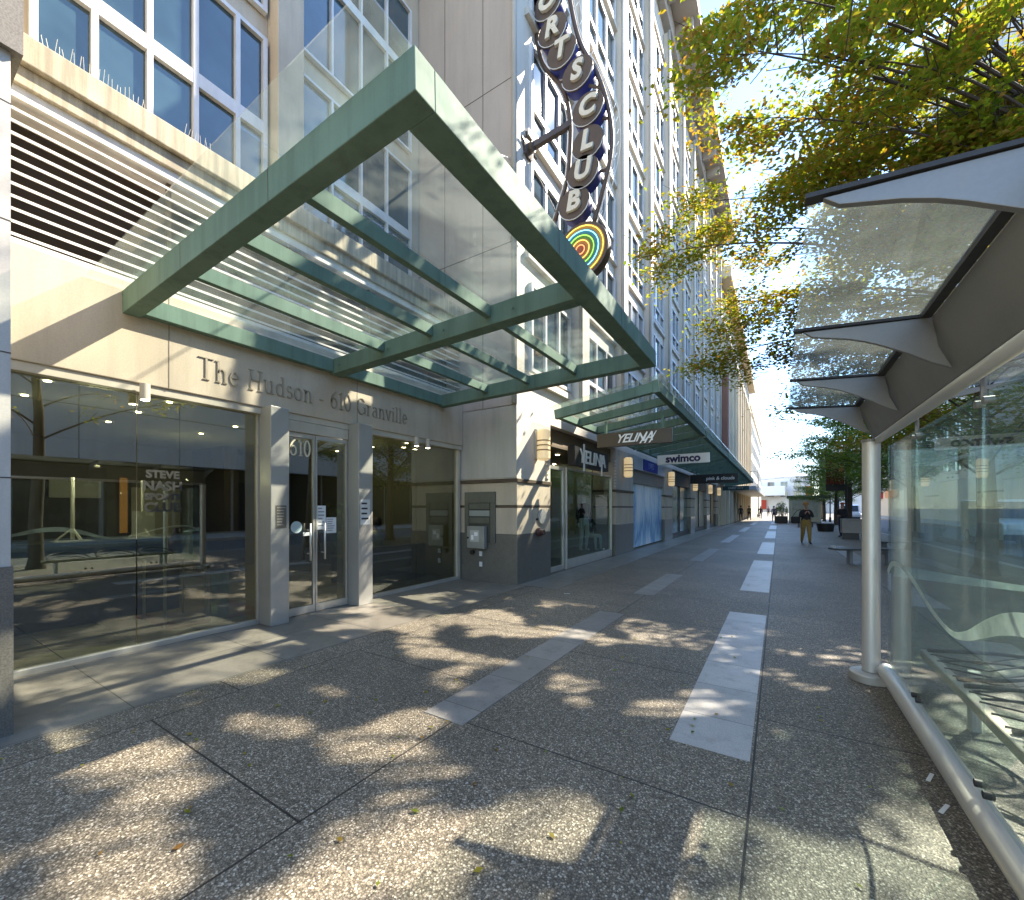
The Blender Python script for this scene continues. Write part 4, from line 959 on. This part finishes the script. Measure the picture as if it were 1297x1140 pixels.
for k, (x, y, j_, l_, lab) in enumerate(((-1.5, 84, MAUVE, CHAR, 'tiny distant person in mauve at the bright end of the street'), (1.2, 92, KHAKI, JEAN, 'tiny distant person in khaki at the bright end of the street'), (-.4, 101, JD, JEAN, 'tiny distant person in a black top and blue jeans at the street end'), (-3.0, 97, SHIRTW if False else cloth('red jacket', (.40, .04, .03)), CHAR, 'tiny distant person in a red jacket at the street end'), (3.0, 76, CHAR, CHAR, 'tiny distant person in black beyond the kiosk'))):
    person(lab, (x, y, 0), R(170 * (k % 2)), 1.72, j_, l_, hair=BRNH, phase=1 - 2 * (k % 2))
person('person in a white shirt seated on the dark sofa inside the lobby', (-7.35, 6.15, .02), R(-80), 1.74, SHIRTW, JEAN, hair=BRNH, sit=True, pose='stand', arms='fold')
person('person in a dark coat waiting beyond the shelter, mirrored in the lobby glass', (1.6, -.9, 0), R(80), 1.72, CHAR, JEAN, hair=BRNH, pose='stand')
# mannequins in the clothes shop
MSK = flat('pale mannequin', (.62, .66, .58), .3)
person('taller pale mannequin in a black top, standing in the shop window', (-5.0, 12.0, .245), R(55), 1.72, JD, MSK, pose='stand', skin=MSK, shoe=MSK, cat='mannequin', name='mannequin')
person('pale seated mannequin in a dark top beside the standing one', (-5.05, 12.62, .0), R(60), 1.60, cloth('dark brown top', (.05, .035, .03)), MSK, pose='stand', sit=True, skin=MSK, shoe=MSK, cat='mannequin', name='mannequin').location.z = .245
r = tag(MB().box(-5.28, -4.85, 12.42, 12.85, .245, .62).build('display_cube', flat('dark display block', (.05, .045, .04)), bevel=.01), 'dark display block the seated mannequin sits on', 'display block')

# ------------------------------------------------------------------ lobby furniture
DW = flat('dark walnut', (.045, .03, .02), .35); BLEATH = flat('black leather', (.018, .018, .016), .4); MARB = surf('pale marbled panel', (.55, .56, .48), (.25, .27, .22), .3, scale=9)
r = thing('reception_desk', 'dark reception desk behind the left lobby pane', 'desk', (-8.0, 1.7, .006))
MB().box(-8.3, -7.75, .75, 2.75, .007, 1.06).build('body', DW, r, bevel=.01); MB().box(-8.4, -7.65, .7, 2.8, 1.062, 1.10).build('desk_top', BLEATH, r, bevel=.008)
for i, (x, y) in enumerate(((-7.9, 1.62), (-7.9, 2.35))):
    r = thing('display_stand', ['white rod display stand with three splayed feet on the reception desk', 'white rod display stand holding a blank board on the reception desk'][i], 'stand', (x, y, 1.101))
    MB().tube([(x, y, 1.13), (x, y, 1.95)], .022, 8).build('rod', WHITE, r)
    mb = MB()
    for k in range(3): a = k * 2.094 + .4; mb.tube([(x + .16 * math.cos(a), y + .16 * math.sin(a), 1.115), (x, y, 1.28)], .012, 6)
    mb.build('feet', WHITE, r); MB().box(x - .15, x + .15, y - .18, y + .18, 1.1015, 1.113).build('base_plate', WHITE, r)
    if i: MB().box(x + .03, x + .045, y - .13, y + .13, 1.13, 1.5).build('board', PAPER, r)
r = tag(MB().box(-12.1, -12.06, 2.15, 2.9, 1.75, 2.1).build('wall_sign', PAPER), 'blank pale board on the back wall of the lobby', 'board')
r = tag(MB().box(-12.1, -12.04, 3.2, 3.32, 1.0, 2.2).build('wall_light', emis('amber wall light', (.6, .27, .07), .10)), 'tall amber lit strip on the back wall of the lobby', 'light')
r = thing('console_table', 'glass console table on thin pale legs behind the right of the lobby panes', 'table', (-7.0, 2.45, .006))
MB().box(-7.4, -6.6, 2.15, 2.7, .86, .89).build('table_top', flat('dark glass top', (.03, .03, .028), .1), r, bevel=.006)
for x, y in ((-7.35, 2.2), (-6.65, 2.2), (-7.35, 2.65), (-6.65, 2.65)): MB().tube([(x, y, .007), (x, y, .859)], .018, 8).build('leg', ALUM, r)
r = thing('vase', 'red brown vase on the glass console table', 'vase', (-7.0, 2.45, .891))
MB().lathe([(.05, .892), (.09, 1.0), (.08, 1.12), (.035, 1.22), (.05, 1.27)], (-7.0, 2.45, 0), 16).build('vase_body', flat('red brown glaze', (.14, .05, .03), .25), r, smooth=True)
mb = MB(); mb.lathe([(.0, 1.265), (.051, 1.268), (.052, 1.275), (.0, 1.276)], (-7.0, 2.45, 0), 16); mb.build('rim', flat('dark glaze', (.05, .02, .015), .3), r)
r = thing('floor_rug', 'beige rug with a rust red border on the lobby floor', 'rug', (-7.6, 2.7, .006))
MB().box(-8.6, -6.5, 2.2, 3.4, .007, .016).build('border', flat('rust red weave', (.22, .06, .025), .95), r); MB().box(-8.45, -6.65, 2.34, 3.26, .0165, .019).build('field', flat('beige weave', (.32, .24, .13), .95), r)
r = tag(MB().box(-6.45, -6.40, 2.62, 2.84, .006, .66).build('marble_panel', MARB, bevel=.004), 'pale marbled panel standing on the lobby floor beside the entrance pillar', 'panel')
r = thing('sofa', 'dark leather sofa with its back to the right lobby window', 'sofa', (-6.9, 6.0, .006))
MB().box(-6.75, -6.55, 5.15, 6.85, .02, .78).build('backrest', BLEATH, r, bevel=.04); MB().box(-7.5, -6.76, 5.35, 6.65, .10, .44).build('seat', BLEATH, r, bevel=.04)
for y in (5.15, 6.66): MB().box(-7.5, -6.76, y, y + .19, .05, .60).build('armrest', BLEATH, r, bevel=.03)
r = thing('lobby_plant', 'potted plant with broad leaves near the right lobby window', 'plant', (-9.0, 6.4, .006))
MB().lathe([(.14, .007), (.2, .4), (.19, .4)], (-9.0, 6.4, 0), 14).build('pot', DW, r, smooth='auto')
mb = MB(); rs = random.Random(2)
for k in range(40):
    a = rs.uniform(0, 6.28); h = rs.uniform(.7, 1.7); rr = rs.uniform(.15, .5); c = Vector((-9.0 + rr * math.cos(a), 6.4 + rr * math.sin(a), h)); d = Vector((math.cos(a), math.sin(a), -.4)) * .2; sv = Vector((-math.sin(a), math.cos(a), 0)) * .06
    vs = [mb.bm.verts.new(q) for q in (c - d * .5, c + sv, c + d, c - sv)]; mb.face(vs); mb.tube([(-9.0, 6.4, .35), tuple(c)], .008, 4)
mb.build('foliage', LEAFG, r)

# ------------------------------------------------------------------ street furniture
r = thing('bench', 'low dark backless bench on a steel leg beside the shelter post', 'bench', (1.9, 14.9, 0)); ORG[r.name] = Vector((0, 0, 0))
MB().box(-.75, 1.0, -.2, .2, .39, .44).build('seat', flat('dark bench slab', (.07, .07, .065)), r, bevel=.015, local=True)
for x in (-.3, .75): MB().box(x - .04, x + .04, -.06, .06, 0, .389).build('leg', SHELT, r, local=True)
MB().tube([(-.72, 0, .44), (-.72, 0, .50)], .03, 10).build('arm_stud', STEEL, r, local=True)
r.rotation_euler = (0, 0, R(32))
c = copy_tree(r); c.location = (3.2, 18.5, 0); c['label'] = 'second low dark bench half hidden behind the shelter post'
c = copy_tree(r); c.location = (1.6, 40.5, 0); c['label'] = 'distant low bench in front of the kiosk'
r = thing('litter_bin', 'grey concrete litter bin beside the person in blue jeans', 'litter bin', (3.0, 26.6, 0))
MB().box(2.62, 3.38, 26.2, 26.9, .30, .95).build('bin_body', CONC, r, bevel=.02); MB().box(2.7, 3.3, 26.3, 26.85, .001, .299).build('base', flat('dark bin base', (.05, .05, .05)), r); MB().box(2.6, 3.4, 26.18, 26.92, .951, 1.0).build('lid', CONC, r, bevel=.015)
r = thing('planter', 'squat black planter tub by the kerb', 'planter', (2.6, 34.5, 0))
MB().lathe([(.42, 0), (.50, .5), (.46, .5), (.44, .46)], (2.6, 34.5, 0), 20).build('tub', BLACK, r, smooth='auto'); mb = MB(); mb.lathe([(.40, .45), (.44, .465), (.0, .5)], (2.6, 34.5, 0), 20); mb.build('soil', BARK, r)
def shrub_planter(x, y, lab):
    r = thing('shrub_planter', lab, 'planter', (x, y, 0)); MB().box(x - .55, x + .55, y - .5, y + .5, 0, .7).build('box', BARK, r, bevel=.02)
    rs = random.Random(int(x * 10)); lv = []; lf = []
    for k in range(900):
        d = Vector((rs.gauss(0, 1), rs.gauss(0, 1), rs.gauss(0, 1))).normalized() * rs.uniform(.2, .55); cc = Vector((x, y, 1.35)) + Vector((d.x, d.y, d.z * 1.6)); a = rs.uniform(0, 6.28); t1 = Vector((math.cos(a), math.sin(a), rs.uniform(-.6, .6))) * .07; t2 = Vector((-math.sin(a), math.cos(a), rs.uniform(-.6, .6))) * .05
        j = len(lv); lv += [cc - t1, cc + t2, cc + t1, cc - t2]; lf.append((j, j + 1, j + 2, j + 3))
    me = bpy.data.meshes.new('foliage'); me.from_pydata([tuple(q - Vector((x, y, 0))) for q in lv], [], lf); me.materials.append(LEAFG); o = bpy.data.objects.new('foliage', me); col.objects.link(o); o.parent = r
shrub_planter(.2, 50, 'brown box planter with a tall green shrub left of the kiosk')
r = thing('kiosk', 'low cream street kiosk with a flat dark roof and poster sides', 'kiosk', (2.2, 52, 0))
KC = surf('cream kiosk panel', (.58, .56, .40), (.5, .48, .34), .6, scale=1.5)
MB().box(.9, 3.5, 51, 53.5, .15, 2.5).build('wall', KC, r, bevel=.02); MB().box(.7, 3.7, 50.8, 53.7, 2.501, 2.75).build('roof', flat('dark kiosk roof', (.06, .07, .06)), r, bevel=.02)
MB().box(.88, 3.52, 50.98, 53.52, .001, .149).build('plinth', CONC, r)
for x in (1.15, 2.3): MB().box(x, x + .95, 50.96, 50.995, .6, 2.2).build('poster', surf('kiosk poster', (.45, .5, .42), (.35, .3, .2), .4, scale=2), r)
POLE = flat('dark green pole', (.03, .035, .033), .5)
def lamp(x, y, lab, banner=None, h=7.2):
    r = thing('street_lamp', lab, 'street lamp', (x, y, 0), 'street lamps along the kerb')
    MB().tube([(x, y, .001), (x, y, .5), (x, y, .52), (x, y, h)], [.11, .11, .065, .05], 12).build('pole', POLE, r, smooth='auto')
    mb = MB(); mb.tube([(x, y, h - .1), (x - .3, y, h + .15), (x - .9, y, h + .2)], .03, 8); mb.build('arm', POLE, r, smooth=True)
    MB().lathe([(.05, .16), (.16, .05), (.16, .0), (.04, -.03)], (x - .95, y, h + .06), 14).build('lamp_head', POLE, r, smooth='auto')
    if banner:
        bn = MB().box(x - .95, x - .08, y - .012, y + .012, 2.95, 4.65).build('banner', banner, r)
        mb = MB(); 
        for z in (2.93, 4.66): mb.tube([(x - .97, y, z), (x, y, z)], .018, 6)
        mb.build('banner_bar', POLE, r); MB().box(x - .97, x - .06, y - .05, y + .05, 2.55, 2.92).build('banner_foot', BLACK, r)
        return r, bn
    return r, None
RB = surf('faded red banner', (.26, .055, .03), (.16, .03, .02), .8, scale=2)
r, bn = lamp(3.35, 31.5, 'dark street lamp with a red lettered banner behind the shelter post', RB)
text('banner_lettering', 'S\nH\nO\nP', .30, flat('pale red lettering', (.55, .30, .22)), bn, (2.72, 31.483, 3.78), EX, EZ, .003)
mb = MB(); mb.box(3.0, 3.25, 31.484, 31.4875, 3.7, 4.5); mb.build('banner_stripe', flat('orange banner stripe', (.55, .22, .05)), bn)
lamp(4.6, 41, 'plain dark street lamp beyond the red banner'); lamp(4.7, 57, 'far street lamp with a green banner near the kiosk', surf('green banner', (.14, .22, .05), (.1, .16, .04), .8))
lamp(4.2, 74, 'distant street lamp with an orange banner', surf('orange banner', (.55, .22, .04), (.45, .16, .03), .8)); lamp(-2.8, 78, 'distant street lamp on the left side of the pavement')
for i, (x, y) in enumerate(((4.9, 36), (4.9, 52), (4.9, 70), (4.9, 92), (-3.2, 90))):
    r = thing('trolley_pole', ['thin grey trolley wire pole behind the shelter', 'thin grey trolley wire pole beside the kiosk', 'thin distant trolley wire pole past the kiosk', 'farthest thin trolley wire pole on the kerb side', 'distant trolley wire pole on the shop side'][i], 'pole', (x, y, 0))
    MB().tube([(x, y, 0), (x, y, 9)], [.12, .07], 10).build('pole', SHELT, r, smooth=True); MB().tube([(x, y, 6.6), (x + 4, y, 6.9)], .03, 6).build('arm', POLE, r); MB().lathe([(.2, 0), (.2, .1), (.13, .2)], (x, y, 0), 14).build('base', POLE, r)
# delivery van on the road
def van(x, y, lab):
    r = thing('van', lab, 'van', (x, y, -.14)); VW = surf('white van paint', (.75, .76, .76), (.7, .71, .71), .3, coat=.5, scale=1)
    z = -.14
    prof = [(-2.3, .35), (2.35, .35), (2.4, .8), (2.3, 1.05), (1.55, 1.2), (.95, 1.95), (.6, 2.05), (-2.2, 2.05), (-2.32, 1.8)]
    mb = MB(); mb.prism([(v_, w_) for v_, w_ in prof], lambda u, v, w_: Vector((x + w_, y - u, z + v)), -.92, .92); mb.build('body', VW, r, bevel=.05)
    GW = flat('dark vehicle glass', (.015, .02, .025), .08)
    mb = MB(); mb.hexa([(x - .82, y - 1.53, z + 1.24), (x + .82, y - 1.53, z + 1.24), (x + .82, y - .99, z + 1.92), (x - .82, y - .99, z + 1.92), (x - .82, y - 1.57, z + 1.25), (x + .82, y - 1.57, z + 1.25), (x + .82, y - 1.02, z + 1.94), (x - .82, y - 1.02, z + 1.94)]); mb.build('windscreen', GW, r)
    for s in (-1, 1):
        mb = MB(); mb.prism([(1.35, 1.25), (.85, 1.85), (.1, 1.85), (.1, 1.25)], lambda u, v, w_: Vector((x + s * (.921 + w_), y - u, z + v)), 0, .006); mb.build('side_window', GW, r)
        MB().box(x + s * .62 - .16, x + s * .62 + .16, y - 2.425, y - 2.37, z + .82, z + 1.0).build('headlight', WHITE, r)
        for yy in (1.5, -1.45):
            w_ = MB().lathe([(.34, -.11), (.34, .11)], (x + s * .82, y - yy, z + .342), 20, 'x').build('wheel', BLACK, r, smooth='auto', bevel=.03); MB().lathe([(.2, -.115), (.2, .115)], (x + s * .825, y - yy, z + .342), 16, 'x').build('rim', ALUM, w_, smooth='auto')
    MB().box(x - .9, x + .9, y - 2.45, y - 2.36, z + .36, z + .6).build('bumper', BLACK, r, bevel=.03)
van(8.6, 27.5, 'white van on the road seen through the shelter glass'); van(7.2, 66, 'small distant white van at the end of the road')

# ------------------------------------------------------------------ other buildings
def block(name, lab, x0, x1, y0, y1, h, wm, wins, roof=True, pm=PANE, seed=1, group=None):
    """plain city block: wall body, parapet, base course; wins = list of (face, a0, a1, n, z0, z1, m, wfrac)"""
    r = thing(name, lab, 'building', ((x0 + x1) / 2, (y0 + y1) / 2, 0), group)
    MB().box(x0, x1, y0, y1, 0, h).build('wall', wm, r)
    mb = MB(); mb.box(x0 - .35, x1 + .35, y0 - .35, y1 + .35, h, h + .5); mb.build('parapet', wm, r, bevel=.05)
    tot = 0; first = {}
    for face, a0, a1, n, z0, z1, m, wf in wins:
        for i in range(n):
            for j in range(m):
                sa = (a1 - a0) / n; sz = (z1 - z0) / m; a = a0 + sa * (i + .5); z = z0 + sz * (j + .5); hw, hh = sa * wf / 2, sz * .33
                def put(mb, o0, o1, aa, ab, za, zb):
                    if face == 'x0': mb.box(x0 - o1, x0 - o0, aa, ab, za, zb)
                    elif face == 'x1': mb.box(x1 + o0, x1 + o1, aa, ab, za, zb)
                    elif face == 'y0': mb.box(aa, ab, y0 - o1, y0 - o0, za, zb)
                key = (face, a0)
                if key in first:
                    o, a_, z_ = first[key]; c = copy_tree(o, r); off = Vector((0, a - a_, z - z_)) if face[0] == 'x' else Vector((a - a_, 0, z - z_)); c.location = o.location + off; continue
                f = MB(); put(f, .003, .09, a - hw, a - hw + .09, z - hh, z + hh); put(f, .003, .09, a + hw - .09, a + hw, z - hh, z + hh); put(f, .003, .085, a - hw + .09, a + hw - .09, z - hh, z - hh + .1); put(f, .003, .085, a - hw + .09, a + hw - .09, z + hh - .1, z + hh); put(f, .003, .08, a - .04, a + .04, z - hh + .1, z + hh - .1)
                fr = f.build('window', WFRAME, r); f = MB(); put(f, .003, .02, a - hw + .02, a + hw - .02, z - hh + .02, z + hh - .02); f.build('pane', pm, fr); first[key] = (fr, a, z)
    return r
CREAMB = surf('warm cream masonry', (.66, .56, .40), (.58, .48, .34), .75, scale=.3, streak=.2); PALE = surf('pale concrete', (.58, .58, .56), (.5, .5, .48), .75, scale=.3, streak=.2)
GREYC = surf('grey concrete panels', (.34, .36, .38), (.28, .30, .32), .7, scale=.4, streak=.2); BRICKR = surf('brown red masonry', (.26, .12, .08), (.2, .09, .06), .8, scale=.6)
b2 = block('masonry_building', 'tall cream masonry building just beyond the long white facade', -30, -4.3, 40.6, 84, 22.4, CREAMB, [('x1', 42, 83, 11, 4.5, 21, 6, .5)])
MB().box(-6, -3.4, 40.4, 84.4, 21.3, 22.3).build('cornice', CREAMB, b2, bevel=.1); MB().box(-4.29, -4.0, 40.61, 84, 17.6, 18.0).build('string_course', CREAMB, b2, bevel=.05)
for k in range(12): MB().box(-4.29, -3.95, 41.0 + k * 3.75, 41.5 + k * 3.75, .01, 17.59).build('pilaster', CREAMB, b2, bevel=.03)
MB().box(-4.5, -1.9, 48, 80, 3.3, 3.7).build('awning', flat('grey awning', (.35, .36, .36)), b2, bevel=.03)
rb = MB().box(-4.19, -3.7, 40.7, 41.9, 5, 13).build('vertical_sign', BRICKR, b2, bevel=.03)
for k in range(10): MB().box(-4.29, -4.2, 42.0 + k * 3.9, 44.9 + k * 3.9, .3, 2.9).build('shop_front', GLG if k % 2 else WARMW, b2)
block('masonry_building', 'cream masonry building at the far end of the left side', -30, -4.6, 88, 150, 20, surf('pale cream masonry', (.72, .66, .54), (.64, .58, .46), .75, scale=.3), [('x1', 90, 148, 12, 4.5, 19, 4, .5)])
e = block('end_building', 'bright white building closing the end of the street', -40, 10, 190, 230, 13, surf('bright white masonry', (.82, .80, .76), (.76, .74, .70), .7, scale=.2), [('y0', -30, 8, 9, 5, 12, 2, .55)])
MB().box(-14, 2, 184, 189.5, 6, 9.5).build('entrance_canopy', WHITE, e, bevel=.1)
MB().box(-9, -4, 189.2, 189.6, 1, 4.5).build('red_awning', flat('red awning cloth', (.55, .05, .02)), e)
block('end_building', 'pale glassy block at the right of the street end', 14, 45, 170, 215, 22, PALE, [('x0', 172, 212, 8, 5, 20, 5, .6), ('y0', 15, 44, 6, 5, 20, 5, .6)], pm=PANEB)
o1 = block('opposite_building', 'low grey concrete building across the street, mirrored in the lobby glass', 17, 34, -30, 30, 12.5, GREYC, [('x0', -26, 29, 11, 11.2, 12.4, 1, .8)])
for k in range(15):
    for z in (3.9, 6.45, 9.0): MB().box(16.4, 16.99, -29.99 + k * 4, -26.02 + k * 4, z, z + 2.52).build('concrete_panel', surf('pale grey panel', (.52, .54, .55), (.46, .48, .49), .6, scale=.4, streak=.2) if (k, z) == (0, 3.9) else MATS['pale grey panel'], o1)
mb = MB()
for k in range(20): mb.box(16.9, 16.99, -29 + k * 3, -26.2 + k * 3, .1, 3.9)
mb.build('dark_shop_front', flat('dark shop glass', (.02, .022, .024), .15), o1)
o2 = block('opposite_building', 'tall brown building across the road behind the shelter', 17, 44, 44, 51.6, 40, BRICKR, [('x0', 44.5, 51.2, 3, 5, 38, 9, .55), ('y0', 18, 30, 4, 5, 38, 9, .5)])
o3 = block('opposite_building', 'very tall grey tower across the road', 17, 44, 60, 90, 56, PALE, [('x0', 60.5, 89.5, 7, 5, 54, 12, .6)], pm=PANEB)
o4 = block('opposite_building', 'low pale shop building across the road beyond the tower', 17, 40, 91, 126, 9, surf('light stucco', (.66, .60, .50), (.6, .54, .44), .75), [('x0', 92, 125, 9, 3.6, 8.4, 1, .7)])
MB().box(16.6, 16.99, 94, 103, 3.3, 4.6).build('shop_sign', flat('orange shop sign', (.60, .22, .03)), o4); MB().box(16.6, 16.99, 107, 118, 3.3, 4.6).build('shop_sign', flat('red shop sign', (.55, .04, .03)), o4)
o5 = block('opposite_building', 'low plain shop building between the two blocks across the road', 17, 34, 30.5, 43.5, 8.5, CREAMB, [('x0', 31, 43, 5, 4, 8, 1, .6)])
MB().box(16.6, 16.99, 31, 43, 2.9, 3.7).build('shop_sign', WHITE, o5); mb = MB(); mb.box(16.9, 16.99, 31, 36.5, .1, 2.8); mb.box(16.9, 16.99, 37.2, 43, .1, 2.8); mb.build('shop_front', MATS['dark shop glass'], o5)

# small litter on the paving
for (px, py, rz, lab) in ((718, 752, .3, 'small white paper scrap on the paving in front of the corner pier'), (1178, 985, 1.2, 'small white paper strip on the paving beside the shelter rail'), (1196, 1025, 1.1, 'longer white paper strip lying nearest the camera by the shelter')):
    q = on_z(px, py); o = tag(MB().box(-.055, .055, -.009, .009, .001, .004).build('paper_scrap', PAPER), lab, 'litter', 'paper scraps on the paving'); o.location = q; o.rotation_euler = (0, 0, rz)
rs = random.Random(31); mb = MB()
for k in range(420):
    x, y = rs.uniform(-4.2, .6), rs.uniform(.2, 12); sz = rs.uniform(.010, .026); an = rs.uniform(0, 6.28); u = Vector((math.cos(an), math.sin(an), rs.uniform(-.2, .2))) * sz; v_ = Vector((-math.sin(an), math.cos(an), rs.uniform(-.2, .2))) * sz * .6; cc = Vector((x, y, .012))
    mb.face([mb.bm.verts.new(q) for q in (cc - u, cc - v_, cc + u, cc + v_)])
tag(mb.build('fallen_leaves', LEAF), 'tiny fallen leaves and bud scales scattered over the paving', 'leaf litter', kind='stuff')
